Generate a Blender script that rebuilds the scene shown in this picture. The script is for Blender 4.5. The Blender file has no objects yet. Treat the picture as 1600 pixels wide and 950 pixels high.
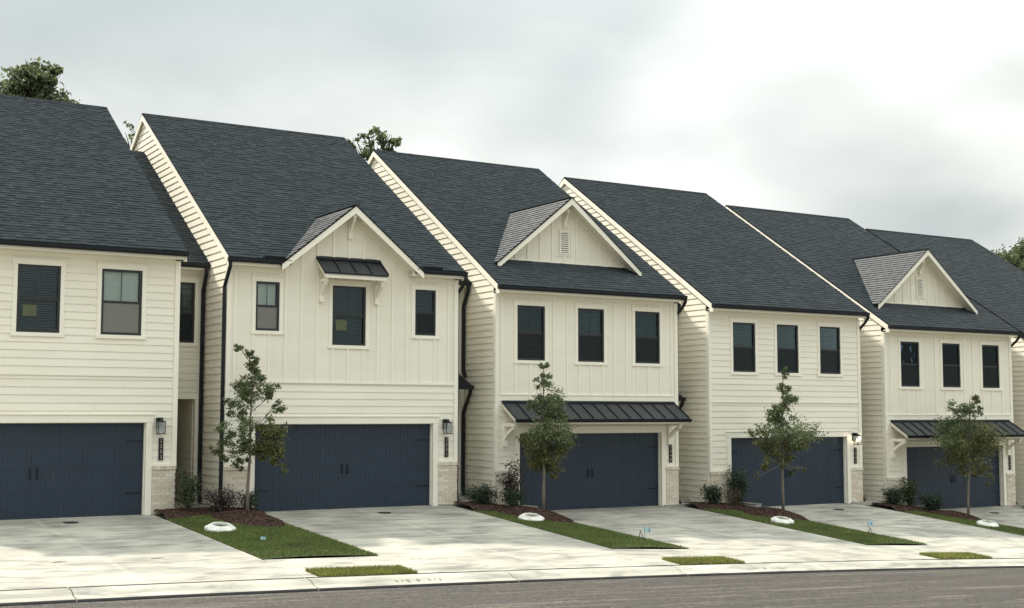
import bpy, math, random
import numpy as np
from mathutils import Matrix, Vector

random.seed(7)
R = random.Random(11)
NR = np.random.RandomState(5)
SC = bpy.context.scene
COL = SC.collection

# ------------------------------------------------------------------ camera
cam_d = bpy.data.cameras.new('camera')
cam_d.sensor_width = 36.0
cam_d.lens = 36.0 * 2021.576 / 1600.0
cam_d.clip_start = 0.1
cam_d.clip_end = 3000.0
cam = bpy.data.objects.new('camera', cam_d)
COL.objects.link(cam)
yaw, pit, roll = 0.54713, 0.084183, 0.00108
fwd = Vector((math.sin(yaw) * math.cos(pit), math.cos(yaw) * math.cos(pit), math.sin(pit)))
rt = Vector((math.cos(yaw), -math.sin(yaw), 0))
up = rt.cross(fwd)
r2 = math.cos(roll) * rt + math.sin(roll) * up
u2 = -math.sin(roll) * rt + math.cos(roll) * up
m = Matrix((r2, u2, -fwd)).transposed()
cam.matrix_world = m.to_4x4()
SC.camera = cam

# ------------------------------------------------------------------ light
TO_SUN = Vector((-1.0, 2.2, 2.58)).normalized()
sun_elev = math.asin(TO_SUN.z)
sun_rot = math.atan2(TO_SUN.x, TO_SUN.y)
SUN_STRENGTH, SKY_NISHITA = 2.9, 0.10
CLOUD_DARK, CLOUD_LIGHT = (0.29, 0.325, 0.325), (0.76, 0.76, 0.725)

SKY_A, SKY_B = (28.1619, 42.6534, 42.3225), (42.6534, 42.3225, 28.1619)
world = bpy.data.worlds.new('World')
SC.world = world
world.use_nodes = True
nt = world.node_tree
nt.nodes.clear()
W_out = nt.nodes.new('ShaderNodeOutputWorld')
bg_sky = nt.nodes.new('ShaderNodeBackground')
sky = nt.nodes.new('ShaderNodeTexSky')
sky.sky_type = 'NISHITA'
sky.sun_disc = False
sky.sun_elevation = sun_elev
sky.sun_rotation = sun_rot
nt.links.new(sky.outputs[0], bg_sky.inputs[0])
bg_sky.inputs[1].default_value = SKY_NISHITA
tc = nt.nodes.new('ShaderNodeTexCoord')
sep = nt.nodes.new('ShaderNodeSeparateXYZ')
nt.links.new(tc.outputs['Generated'], sep.inputs[0])


def wmath(op, a, b=None, clamp=False):
    n = nt.nodes.new('ShaderNodeMath')
    n.operation = op
    n.use_clamp = clamp
    for i, v in enumerate((a, b)):
        if v is None:
            continue
        if isinstance(v, (int, float)):
            n.inputs[i].default_value = v
        else:
            nt.links.new(v, n.inputs[i])
    return n.outputs[0]


zc_ = wmath('ADD', wmath('MAXIMUM', sep.outputs[2], 0.0), 0.34)
px_ = wmath('DIVIDE', sep.outputs[0], zc_)
py_ = wmath('DIVIDE', sep.outputs[1], zc_)
comb = nt.nodes.new('ShaderNodeCombineXYZ')
nt.links.new(px_, comb.inputs[0])
nt.links.new(py_, comb.inputs[1])


def wnoise(scale, detail, rough, off, dist=0.0):
    mp = nt.nodes.new('ShaderNodeMapping')
    mp.inputs['Location'].default_value = off
    nt.links.new(comb.outputs[0], mp.inputs[0])
    n = nt.nodes.new('ShaderNodeTexNoise')
    n.inputs['Scale'].default_value = scale
    n.inputs['Detail'].default_value = detail
    n.inputs['Roughness'].default_value = rough
    n.inputs['Distortion'].default_value = dist
    nt.links.new(mp.outputs[0], n.inputs['Vector'])
    return n.outputs[0]


def wramp(fac, stops):
    n = nt.nodes.new('ShaderNodeValToRGB')
    n.color_ramp.interpolation = 'B_SPLINE'
    e = n.color_ramp.elements
    while len(e) < len(stops):
        e.new(0.5)
    for k, (p, c) in enumerate(stops):
        e[k].position = p
        e[k].color = (c[0], c[1], c[2], 1)
    nt.links.new(fac, n.inputs[0])
    return n.outputs[0]


n1 = wnoise(0.80, 3.0, 0.45, SKY_A, 0.25)
n2 = wnoise(2.6, 4.0, 0.5, SKY_B, 0.2)
mixn = wmath('ADD', wmath('MULTIPLY', n1, 0.82), wmath('MULTIPLY', n2, 0.18))
ccol = wramp(mixn, [(0.38, CLOUD_DARK), (0.49, (0.415, 0.442, 0.428)), (0.60, CLOUD_LIGHT)])
bg_c = nt.nodes.new('ShaderNodeBackground')
nt.links.new(ccol, bg_c.inputs[0])
# overcast cloud brightens towards the zenith
zz_ = wmath('MAXIMUM', sep.outputs[2], 0.0)
nt.links.new(wmath('ADD', 0.69, wmath('MULTIPLY', wmath('MULTIPLY', zz_, zz_), 3.1)), bg_c.inputs[1])
gap = wramp(wnoise(0.7, 3.0, 0.5, (1.7, 5.4, 2.0)), [(0.60, (1, 1, 1)), (0.74, (0.6, 0.6, 0.6))])
mx = nt.nodes.new('ShaderNodeMixShader')
nt.links.new(gap, mx.inputs[0])
nt.links.new(bg_sky.outputs[0], mx.inputs[1])
nt.links.new(bg_c.outputs[0], mx.inputs[2])
nt.links.new(mx.outputs[0], W_out.inputs[0])

sun_d = bpy.data.lights.new('sun', 'SUN')
sun_d.energy = SUN_STRENGTH
sun_d.angle = math.radians(2.2)
sun_d.color = (1.0, 0.93, 0.83)
sun = bpy.data.objects.new('sun', sun_d)
COL.objects.link(sun)
sun.rotation_euler = TO_SUN.to_track_quat('Z', 'Y').to_euler()

SC.view_settings.view_transform = 'Standard'
SC.view_settings.look = 'None'
SC.view_settings.exposure = 1.03
SC.view_settings.gamma = 1.0
try:
    SC.cycles.max_bounces = 8
    SC.cycles.sample_clamp_direct = 5.0
    SC.cycles.sample_clamp_indirect = 4.0
    SC.cycles.transparent_max_bounces = 16
    SC.cycles.use_denoising = True
    SC.cycles.caustics_reflective = False
    SC.cycles.caustics_refractive = False
except Exception:
    pass

# ------------------------------------------------------------------ materials
MATS = {}


class NT:
    def __init__(self, name):
        self.m = bpy.data.materials.new(name)
        self.m.use_nodes = True
        self.t = self.m.node_tree
        self.b = self.t.nodes['Principled BSDF']
        MATS[name] = self.m

    def n(self, typ, **kw):
        x = self.t.nodes.new(typ)
        for k, v in kw.items():
            setattr(x, k, v)
        return x

    def link(self, a, b):
        self.t.links.new(a, b)

    def coords(self, kind='Object', scale=(1, 1, 1)):
        c = self.n('ShaderNodeTexCoord')
        mp = self.n('ShaderNodeMapping')
        mp.inputs['Scale'].default_value = scale
        self.link(c.outputs[kind], mp.inputs[0])
        return mp.outputs[0]

    def world(self, scale=(1, 1, 1)):
        g = self.n('ShaderNodeNewGeometry')
        mp = self.n('ShaderNodeMapping')
        mp.inputs['Scale'].default_value = scale
        self.link(g.outputs['Position'], mp.inputs[0])
        return mp.outputs[0]

    def noise(self, vec, scale, detail=4.0, rough=0.55, dist=0.0):
        x = self.n('ShaderNodeTexNoise')
        x.inputs['Scale'].default_value = scale
        x.inputs['Detail'].default_value = detail
        x.inputs['Roughness'].default_value = rough
        x.inputs['Distortion'].default_value = dist
        self.link(vec, x.inputs['Vector'])
        return x.outputs[0]

    def ramp(self, fac, stops):
        x = self.n('ShaderNodeValToRGB')
        e = x.color_ramp.elements
        while len(e) < len(stops):
            e.new(0.5)
        for k, (p, c) in enumerate(stops):
            e[k].position = p
            c = c if isinstance(c, (tuple, list)) else (c, c, c)
            e[k].color = (c[0], c[1], c[2], 1)
        self.link(fac, x.inputs[0])
        return x.outputs[0]

    def mix(self, fac, a, b, mode='MIX'):
        x = self.n('ShaderNodeMix', data_type='RGBA', blend_type=mode)
        for s, v in ((x.inputs[0], fac), (x.inputs[6], a), (x.inputs[7], b)):
            if isinstance(v, (int, float)):
                s.default_value = v
            elif isinstance(v, (tuple, list)):
                s.default_value = (v[0], v[1], v[2], 1)
            else:
                self.link(v, s)
        return x.outputs[2]

    def color(self, v):
        s = self.b.inputs['Base Color']
        if isinstance(v, (tuple, list)):
            s.default_value = (v[0], v[1], v[2], 1)
        else:
            self.link(v, s)

    def set(self, **kw):
        for k, v in kw.items():
            s = self.b.inputs[k.replace('_', ' ')]
            if isinstance(v, (int, float)):
                s.default_value = v
            else:
                self.link(v, s)

    def bump(self, h, strength=0.3, dist=0.01):
        x = self.n('ShaderNodeBump')
        x.inputs['Strength'].default_value = strength
        x.inputs['Distance'].default_value = dist
        self.link(h, x.inputs['Height'])
        self.link(x.outputs[0], self.b.inputs['Normal'])

    def island(self):
        g = self.n('ShaderNodeNewGeometry')
        return g.outputs['Random Per Island']

    def objrand(self):
        o = self.n('ShaderNodeObjectInfo')
        return o.outputs['Random']


def mat_paint():
    t = NT('cream_paint')
    v = t.world((0.6, 0.6, 3.0))
    f = t.noise(v, 1.3, 5)
    c = t.ramp(f, [(0.3, (0.785, 0.736, 0.620)), (0.7, (0.828, 0.782, 0.672))])
    oc = t.ramp(t.objrand(), [(0.0, 0.955), (1.0, 1.0)])
    t.color(t.mix(1.0, c, oc, 'MULTIPLY'))
    g = t.noise(t.world((9, 9, 60)), 4, 4)
    t.set(Roughness=0.55)
    t.bump(g, 0.25, 0.002)
    t = NT('cream_trim')
    c = t.ramp(t.noise(t.world(), 1.0, 4), [(0.3, (0.805, 0.760, 0.650)), (0.7, (0.840, 0.796, 0.692))])
    t.color(c)
    t.set(Roughness=0.45)


def mat_shingle():
    t = NT('shingle')
    r = t.island()
    base = t.ramp(r, [(0.0, (0.008, 0.015, 0.019)), (0.35, (0.011, 0.020, 0.025)), (0.7, (0.016, 0.025, 0.031)), (1.0, (0.025, 0.034, 0.039))])
    g = t.noise(t.world(), 260, 2, 0.7)
    c = t.mix(0.8, base, t.ramp(g, [(0.3, 0.55), (0.7, 1.25)]), 'MULTIPLY')
    big = t.ramp(t.noise(t.world(), 0.5, 4), [(0.3, 0.92), (0.7, 1.08)])
    t.color(t.mix(1.0, c, big, 'MULTIPLY'))
    t.set(Roughness=0.58)
    t.b.inputs['Specular IOR Level'].default_value = 0.36
    t.bump(g, 0.10, 0.003)
    t = NT('roof_deck')
    t.color((0.012, 0.015, 0.018))
    t.set(Roughness=0.95)
    t.b.inputs['Specular IOR Level'].default_value = 0.1


def mat_simple():
    t = NT('black_metal')
    c = t.ramp(t.noise(t.world(), 3, 4), [(0.3, (0.005, 0.008, 0.011)), (0.7, (0.010, 0.013, 0.017))])
    t.color(c)
    t.set(Roughness=0.5)
    t.b.inputs['Specular IOR Level'].default_value = 0.3
    t = NT('awning_metal')
    c = t.ramp(t.noise(t.world(), 2.2, 4), [(0.3, (0.012, 0.015, 0.019)), (0.7, (0.019, 0.022, 0.026))])
    t.color(c)
    t.set(Roughness=0.5, Metallic=0.0)
    t = NT('navy_paint')
    c = t.ramp(t.noise(t.world((1, 1, 2)), 1.6, 5), [(0.3, (0.0065, 0.018, 0.037)), (0.7, (0.009, 0.023, 0.044))])
    wear = t.ramp(t.noise(t.world((3, 3, 1)), 2.5, 6, 0.65), [(0.62, 0.0), (0.8, 0.25)])
    t.color(t.mix(wear, c, (0.10, 0.11, 0.12)))
    t.set(Roughness=0.5)
    t.bump(t.noise(t.world((40, 40, 4)), 3, 3), 0.12, 0.002)
    t = NT('window_black')
    t.color((0.012, 0.014, 0.015))
    t.set(Roughness=0.4)
    t = NT('blind_grey')
    t.color((0.13, 0.18, 0.19))
    t.set(Roughness=0.6)
    t = NT('blind_pale')
    t.color((0.84, 0.86, 0.80))
    t.set(Roughness=0.6)
    t = NT('screen_mesh')
    t.color((0.010, 0.016, 0.018))
    t.set(Roughness=0.8, Alpha=0.5)
    t = NT('screen_pale')
    t.color((0.17, 0.165, 0.15))
    t.set(Roughness=0.8)
    t = NT('room_wall')
    t.color((0.10, 0.10, 0.095))
    t = NT('yellow_label')
    t.color(t.ramp(t.noise(t.world(), 9, 2), [(0.35, (0.19, 0.17, 0.03)), (0.65, (0.26, 0.24, 0.06))]))
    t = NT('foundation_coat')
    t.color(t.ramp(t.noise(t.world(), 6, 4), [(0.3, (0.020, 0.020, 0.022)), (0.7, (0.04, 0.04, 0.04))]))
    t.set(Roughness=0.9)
    t = NT('brass_number')
    t.color((0.42, 0.37, 0.27))
    t.set(Roughness=0.4)
    t = NT('black_rubber')
    t.color((0.02, 0.02, 0.02))
    t = NT('lamp_glow')
    t.color((1.0, 0.86, 0.6))
    t.b.inputs['Emission Color'].default_value = (1.0, 0.86, 0.62, 1)
    t.b.inputs['Emission Strength'].default_value = 5.0
    t = NT('lamp_glass')
    t.color((0.40, 0.42, 0.43))
    t.set(Roughness=0.15, Alpha=0.35)
    t = NT('flag_blue')
    t.color((0.45, 0.66, 0.74))
    t.set(Roughness=0.5)
    t = NT('flag_dark')
    t.color((0.05, 0.10, 0.13))
    t = NT('wire_dark')
    t.color((0.03, 0.035, 0.03))
    t = NT('ring_white')
    t.color(t.ramp(t.noise(t.world(), 6, 5, 0.65), [(0.32, (0.40, 0.38, 0.33)), (0.55, (0.66, 0.645, 0.59)), (0.75, (0.74, 0.73, 0.68))]))
    t.set(Roughness=0.8)
    t = NT('grey_block')
    t.color(t.ramp(t.noise(t.world(), 9, 5, 0.65), [(0.3, (0.30, 0.30, 0.28)), (0.7, (0.46, 0.46, 0.44))]))
    t.set(Roughness=0.9)
    t = NT('paint_mark')
    t.color((0.07, 0.08, 0.04))


def mat_glass():
    t = NT('window_glass')
    t.t.nodes.remove(t.b)
    o = [x for x in t.t.nodes if x.type == 'OUTPUT_MATERIAL'][0]
    tr = t.n('ShaderNodeBsdfTransparent')
    tr.inputs[0].default_value = (0.90, 0.935, 0.925, 1)
    gl = t.n('ShaderNodeBsdfGlossy')
    gl.inputs['Roughness'].default_value = 0.0
    gl.inputs[0].default_value = (0.80, 0.90, 0.97, 1)
    fr = t.n('ShaderNodeFresnel')
    fr.inputs[0].default_value = 1.36
    bp = t.n('ShaderNodeBump')
    bp.inputs['Strength'].default_value = 0.06
    bp.inputs['Distance'].default_value = 0.02
    t.link(t.noise(t.world(), 3.0, 2), bp.inputs['Height'])
    t.link(bp.outputs[0], gl.inputs['Normal'])
    mx = t.n('ShaderNodeMixShader')
    t.link(fr.outputs[0], mx.inputs[0])
    t.link(tr.outputs[0], mx.inputs[1])
    t.link(gl.outputs[0], mx.inputs[2])
    t.link(mx.outputs[0], o.inputs[0])


def mat_concrete():
    for name, tone, dirt in (('concrete_drive', 1.0, 1.0), ('concrete_edge', 1.22, 0.5), ('concrete_curb', 1.12, 0.7), ('concrete_walk', 1.04, 0.8)):
        t = NT(name)
        v = t.world((0.6, 1.7, 1.0))
        streak = t.noise(v, 1.5, 7, 0.62, 0.6)
        blot = t.noise(t.world(), 0.8, 5, 0.55, 0.3)
        fine = t.noise(t.world(), 55, 4, 0.7)
        c = t.ramp(streak, [(0.37, tuple(k * tone for k in (0.275, 0.268, 0.240))), (0.48, tuple(k * tone for k in (0.410, 0.398, 0.352))), (0.64, tuple(k * tone for k in (0.510, 0.485, 0.415)))])
        bl = t.ramp(blot, [(0.32, 0.74), (0.60, 1.08)])
        c = t.mix(dirt, c, bl, 'MULTIPLY')
        fn = t.ramp(fine, [(0.3, 0.90), (0.7, 1.08)])
        c = t.mix(1.0, c, fn, 'MULTIPLY')
        ob = t.ramp(t.objrand(), [(0.0, 0.90), (1.0, 1.06)])
        c = t.mix(1.0, c, ob, 'MULTIPLY')
        t.color(t.mix(1.0, c, (0.77, 0.755, 0.725), 'MULTIPLY'))
        t.set(Roughness=0.88)
        t.bump(fine, 0.35, 0.004)


def mat_ground():
    t = NT('asphalt')
    v = t.world()
    agg = t.noise(t.world((1, 0.45, 1)), 15, 7, 0.82)
    mid = t.noise(t.world((0.25, 1.4, 1)), 1.6, 6, 0.62, 0.5)
    c = t.ramp(agg, [(0.36, (0.008, 0.0066, 0.0052)), (0.50, (0.027, 0.022, 0.0172)), (0.64, (0.092, 0.075, 0.058))])
    dust = t.ramp(mid, [(0.44, 0.0), (0.70, 0.5)])
    c = t.mix(dust, c, (0.050, 0.041, 0.032))
    streak = t.noise(t.world((0.16, 3.2, 1)), 1.5, 5, 0.65, 0.6)
    grit = t.noise(v, 34, 3, 0.7)
    sm = t.n('ShaderNodeMath', operation='MULTIPLY')
    t.link(t.ramp(streak, [(0.54, 0.0), (0.62, 0.9)]), sm.inputs[0])
    t.link(t.ramp(grit, [(0.45, 0.0), (0.60, 1.0)]), sm.inputs[1])
    c = t.mix(sm.outputs[0], c, (0.19, 0.165, 0.125))
    t.color(c)
    t.set(Roughness=0.9)
    t.bump(agg, 0.6, 0.008)
    t = NT('soil')
    t.color(t.ramp(t.noise(t.world(), 1.5, 6), [(0.3, (0.05, 0.06, 0.025)), (0.7, (0.10, 0.11, 0.045))]))
    t.set(Roughness=1.0)
    t = NT('lawn_soil')
    t.color(t.ramp(t.noise(t.world(), 9, 5), [(0.3, (0.025, 0.040, 0.012)), (0.7, (0.050, 0.068, 0.022))]))
    t.set(Roughness=1.0)
    for name, cs in (('grass_blade', ((0.056, 0.092, 0.016), (0.105, 0.145, 0.024), (0.165, 0.185, 0.040))),
                     ('strip_blade', ((0.130, 0.155, 0.022), (0.225, 0.240, 0.042), (0.340, 0.310, 0.095)))):
        t = NT(name)
        r = t.island()
        c = t.ramp(r, [(0.0, cs[0]), (0.6, cs[1]), (1.0, cs[2])])
        p = t.ramp(t.noise(t.world(), 1.3, 4), [(0.3, 0.75), (0.7, 1.25)])
        c = t.mix(1.0, c, p, 'MULTIPLY')
        dry = t.ramp(t.noise(t.world(), 2.6, 5, 0.65), [(0.54, 0.0), (0.72, 0.7)])
        t.color(t.mix(dry, c, (0.17, 0.15, 0.045)))
        t.set(Roughness=0.6)
    t = NT('mulch_bark')
    t.color(t.ramp(t.island(), [(0.0, (0.028, 0.014, 0.010)), (0.5, (0.075, 0.036, 0.024)), (1.0, (0.14, 0.075, 0.052))]))
    t.set(Roughness=0.95)
    t = NT('mulch_soil')
    f = t.noise(t.world(), 30, 5, 0.7)
    t.color(t.ramp(f, [(0.3, (0.022, 0.012, 0.009)), (0.7, (0.085, 0.045, 0.032))]))
    t.set(Roughness=1.0)
    t.bump(f, 1.0, 0.03)


def mat_plants():
    def leaf(name, stops, trans=0.25):
        t = NT(name)
        c = t.ramp(t.island(), stops)
        t.color(c)
        t.set(Roughness=0.55)
        o = [x for x in t.t.nodes if x.type == 'OUTPUT_MATERIAL'][0]
        tl = t.n('ShaderNodeBsdfTranslucent')
        t.link(c, tl.inputs[0])
        mx = t.n('ShaderNodeMixShader')
        mx.inputs[0].default_value = trans
        t.link(t.b.outputs[0], mx.inputs[1])
        t.link(tl.outputs[0], mx.inputs[2])
        t.link(mx.outputs[0], o.inputs[0])
    leaf('young_leaf', [(0.0, (0.060, 0.095, 0.044)), (0.4, (0.115, 0.165, 0.074)), (0.75, (0.175, 0.215, 0.090)), (0.93, (0.135, 0.140, 0.050)), (1.0, (0.17, 0.10, 0.05))], 0.35)
    leaf('olive_leaf', [(0.0, (0.070, 0.088, 0.030)), (0.5, (0.138, 0.160, 0.053)), (0.9, (0.20, 0.195, 0.066)), (1.0, (0.16, 0.09, 0.045))], 0.35)
    leaf('wood_leaf', [(0.0, (0.060, 0.082, 0.040)), (0.5, (0.110, 0.138, 0.064)), (1.0, (0.175, 0.185, 0.090))], 0.5)
    leaf('shrub_leaf', [(0.0, (0.018, 0.036, 0.022)), (0.5, (0.034, 0.060, 0.034)), (1.0, (0.070, 0.095, 0.045))], 0.2)
    leaf('light_shrub_leaf', [(0.0, (0.025, 0.045, 0.018)), (0.5, (0.050, 0.082, 0.028)), (1.0, (0.11, 0.13, 0.05))], 0.3)
    leaf('purple_leaf', [(0.0, (0.020, 0.014, 0.016)), (0.5, (0.045, 0.030, 0.032)), (0.85, (0.075, 0.045, 0.042)), (1.0, (0.05, 0.065, 0.03))], 0.2)
    leaf('dry_leaf', [(0.0, (0.06, 0.035, 0.02)), (0.5, (0.10, 0.07, 0.035)), (1.0, (0.16, 0.13, 0.06))], 0.2)
    t = NT('young_bark')
    t.color(t.ramp(t.noise(t.world((6, 6, 1)), 8, 5), [(0.3, (0.10, 0.085, 0.065)), (0.7, (0.22, 0.19, 0.15))]))
    t.set(Roughness=0.9)
    t = NT('dark_bark')
    t.color(t.ramp(t.noise(t.world((6, 6, 1)), 3, 5), [(0.3, (0.03, 0.025, 0.02)), (0.7, (0.08, 0.065, 0.05))]))
    t.set(Roughness=0.95)


def mat_brick():
    t = NT('washed_brick')
    c = t.ramp(t.objrand(), [(0.0, (0.55, 0.475, 0.375)), (0.45, (0.64, 0.565, 0.455)), (0.8, (0.69, 0.62, 0.52)), (1.0, (0.73, 0.67, 0.57))])
    f = t.noise(t.world(), 45, 5, 0.7)
    c = t.mix(0.8, c, t.ramp(f, [(0.3, 0.82), (0.7, 1.14)]), 'MULTIPLY')
    t.color(c)
    t.set(Roughness=0.92)
    t.bump(f, 0.5, 0.006)
    t = NT('brick_mortar')
    t.color(t.ramp(t.noise(t.world(), 40, 4), [(0.3, (0.55, 0.50, 0.42)), (0.7, (0.66, 0.61, 0.53))]))
    t.set(Roughness=1.0)


mat_paint(); mat_shingle(); mat_simple(); mat_glass(); mat_concrete(); mat_ground(); mat_plants(); mat_brick()

# ------------------------------------------------------------------ mesh helpers


def link(name, me, parent=None, loc=(0, 0, 0), kind=None):
    o = bpy.data.objects.new(name, me)
    o.location = loc
    COL.objects.link(o)
    if parent is not None:
        o.parent = parent
    if kind:
        o['kind'] = kind
    return o


def tag(o, label=None, cat=None, group=None, kind=None):
    if label:
        o['label'] = label
    if cat:
        o['category'] = cat
    if group:
        o['group'] = group
    if kind:
        o['kind'] = kind
    return o


def empty(name, loc=(0, 0, 0), parent=None):
    o = bpy.data.objects.new(name, None)
    o.empty_display_size = 0.2
    o.location = loc
    COL.objects.link(o)
    if parent is not None:
        o.parent = parent
    return o


class M:
    def __init__(self):
        self.v = []
        self.f = []

    def add(self, vs, fs):
        k = len(self.v)
        self.v.extend(vs)
        self.f.extend(tuple(i + k for i in f) for f in fs)
        return self

    def box(self, x0, x1, y0, y1, z0, z1):
        return self.add([(x0, y0, z0), (x1, y0, z0), (x1, y1, z0), (x0, y1, z0), (x0, y0, z1), (x1, y0, z1), (x1, y1, z1), (x0, y1, z1)],
                        [(3, 2, 1, 0), (4, 5, 6, 7), (0, 1, 5, 4), (1, 2, 6, 5), (2, 3, 7, 6), (3, 0, 4, 7)])

    def prism(self, poly, axis, a0, a1):
        n = len(poly)
        mk = {'x': lambda p, a: (a, p[0], p[1]), 'y': lambda p, a: (p[0], a, p[1]), 'z': lambda p, a: (p[0], p[1], a)}[axis]
        vs = [mk(p, a0) for p in poly] + [mk(p, a1) for p in poly]
        fs = [tuple(range(n - 1, -1, -1)), tuple(range(n, 2 * n))]
        for i in range(n):
            j = (i + 1) % n
            fs.append((i, j, n + j, n + i))
        return self.add(vs, fs)

    def hexa(self, p8):
        return self.add(list(p8), [(3, 2, 1, 0), (4, 5, 6, 7), (0, 1, 5, 4), (1, 2, 6, 5), (2, 3, 7, 6), (3, 0, 4, 7)])

    def tube(self, pts, rads, n=6, cap=True):
        pts = [Vector(p) for p in pts]
        if isinstance(rads, (int, float)):
            rads = [rads] * len(pts)
        k0 = len(self.v)
        ref = Vector((0.31, 0.2, 0.93)) if abs((pts[-1] - pts[0]).normalized().z) < 0.9 else Vector((1, 0.1, 0))
        for i, p in enumerate(pts):
            a = pts[max(0, i - 1)]
            b = pts[min(len(pts) - 1, i + 1)]
            d = (b - a).normalized()
            s = d.cross(ref).normalized()
            t = s.cross(d)
            for q in range(n):
                an = 2 * math.pi * q / n
                self.v.append(tuple(p + (s * math.cos(an) + t * math.sin(an)) * rads[i]))
        for i in range(len(pts) - 1):
            for q in range(n):
                r = (q + 1) % n
                self.f.append((k0 + i * n + q, k0 + i * n + r, k0 + (i + 1) * n + r, k0 + (i + 1) * n + q))
        if cap:
            self.f.append(tuple(k0 + q for q in range(n - 1, -1, -1)))
            self.f.append(tuple(k0 + (len(pts) - 1) * n + q for q in range(n)))
        return self

    def barpath(self, pts, w, h):
        """rectangular section following pts that lie in a vertical plane x = const: w along x, h across"""
        pts = [Vector(p) for p in pts]
        k0 = len(self.v)
        for i, p in enumerate(pts):
            a = pts[max(0, i - 1)]
            b = pts[min(len(pts) - 1, i + 1)]
            d = (b - a).normalized()
            s = Vector((1, 0, 0))
            if abs(d.x) > 0.9:
                s = Vector((0, 1, 0))
            t = d.cross(s).normalized()
            s = t.cross(d).normalized()
            for su, sv in ((-1, -1), (1, -1), (1, 1), (-1, 1)):
                self.v.append(tuple(p + s * (su * w / 2) + t * (sv * h / 2)))
        for i in range(len(pts) - 1):
            for q in range(4):
                r = (q + 1) % 4
                self.f.append((k0 + i * 4 + q, k0 + i * 4 + r, k0 + (i + 1) * 4 + r, k0 + (i + 1) * 4 + q))
        self.f.append((k0 + 3, k0 + 2, k0 + 1, k0))
        e = k0 + (len(pts) - 1) * 4
        self.f.append((e, e + 1, e + 2, e + 3))
        return self

    def mesh(self, name, mat, smooth=False):
        me = bpy.data.meshes.new(name)
        me.from_pydata(self.v, [], self.f)
        me.materials.append(MATS[mat])
        if smooth:
            me.polygons.foreach_set('use_smooth', [True] * len(me.polygons))
        me.update()
        return me

    def build(self, name, mat, parent=None, loc=(0, 0, 0), kind=None, smooth=False):
        return link(name, self.mesh(name, mat, smooth), parent, loc, kind)


def box(name, mat, parent, x0, x1, y0, y1, z0, z1, kind=None):
    return M().box(x0, x1, y0, y1, z0, z1).build(name, mat, parent, kind=kind)


def np_mesh(name, verts, faces, mat, nper):
    me = bpy.data.meshes.new(name)
    nv, nf = len(verts), len(faces)
    me.vertices.add(nv)
    me.vertices.foreach_set('co', np.ascontiguousarray(verts, dtype=np.float32).ravel())
    me.loops.add(nf * nper)
    me.loops.foreach_set('vertex_index', np.ascontiguousarray(faces, dtype=np.int32).ravel())
    me.polygons.add(nf)
    me.polygons.foreach_set('loop_start', np.arange(0, nf * nper, nper, dtype=np.int32))
    me.polygons.foreach_set('loop_total', np.full(nf, nper, dtype=np.int32))
    me.materials.append(MATS[mat])
    me.update(calc_edges=True)
    return me


# ------------------------------------------------------------------ ground heights
FY = 30.284                 # plane of the house fronts
XL = {1: 2.83, 2: 10.38, 3: 17.93, 4: 25.41, 5: 32.93, 6: 40.50}
WID = {1: 6.33, 2: 6.33, 3: 6.23, 4: 6.34, 5: 6.40, 6: 6.4}
XG = {1: 3.585, 2: 11.124, 3: 18.684, 4: 26.227, 5: 33.859, 6: 41.35}
ZB = {1: -2.355, 2: -2.403, 3: -2.684, 4: -2.869, 5: -3.238, 6: -3.58}
BX = [-200, 0, 3.4, 8.7, 10.9, 16.4, 18.6, 23.9, 26.1, 31.3, 33.7, 39, 41.3, 47, 400]
BZ = [-2.3, -2.34, -2.355, -2.355, -2.403, -2.403, -2.684, -2.684, -2.869, -2.869, -3.238, -3.238, -3.58, -3.58, -9.0]
PC = (-5.74413783e-04, -1.84786358e-02, -2.71285772)


def base_z(x):
    return float(np.interp(x, BX, BZ))


def curb_z(x):
    q = min(max(x, -6.0), 48.0)
    z = PC[0] * q * q + PC[1] * q + PC[2]
    return z + (x - q) * (2 * PC[0] * q + PC[1]) * 0.35


YC = 20.98                  # back of the kerb


def G(x, y):
    t = min(max((30.3 - y) / (30.3 - YC), 0.0), 1.0)
    return base_z(x) * (1 - t) + (curb_z(x) + 0.10) * t


def road_z(x, y):
    return curb_z(x) - 0.045 + 0.012 * min(20.4 - y, 4.0)


# terrain sheet under everything
gx = sorted(set([-400, -200, -100, -60, -40] + list(range(-24, 72, 3)) + [80, 100, 140, 200, 300, 500]))
gy = [-300, -150, -60, -30, -12, -4, 0, 4, 8, 10, 12, 16, 20.3, 20.5, 20.98, 23, 26, 29, 30.3, 36, 46, 50, 60, 80, 120, 200, 400, 700]


def terrain_z(x, y):
    if y >= 50:
        return base_z(x) - 0.25 + (y - 50) * 0.012
    if y >= 20.5:
        return G(x, y) - 0.25
    if y >= 11:
        return road_z(x, y) - 0.16
    s = min((11 - y) / 9.0, 1.0)
    return (curb_z(x) - 0.1) * (1 - s) + (curb_z(x) * 0.45 - 0.45) * s if y > -60 else curb_z(x) * 0.45 - 0.45


tm = M()
tm.v = [(x, y, terrain_z(x, y)) for y in gy for x in gx]
nx = len(gx)
tm.f = [(j * nx + i, j * nx + i + 1, (j + 1) * nx + i + 1, (j + 1) * nx + i) for j in range(len(gy) - 1) for i in range(nx - 1)]
tm.build('ground', 'soil', kind='structure')

# road
rm = M()
rx = list(range(-40, 90, 2))
ry = [11.2, 13, 15, 16.5, 18, 19.2, 20.39]
rm.v = [(x, y, road_z(x, y)) for y in ry for x in rx]
nx = len(rx)
rm.f = [(j * nx + i, j * nx + i + 1, (j + 1) * nx + i + 1, (j + 1) * nx + i) for j in range(len(ry) - 1) for i in range(nx - 1)]
rm.build('road', 'asphalt', kind='structure', smooth=True)

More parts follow.
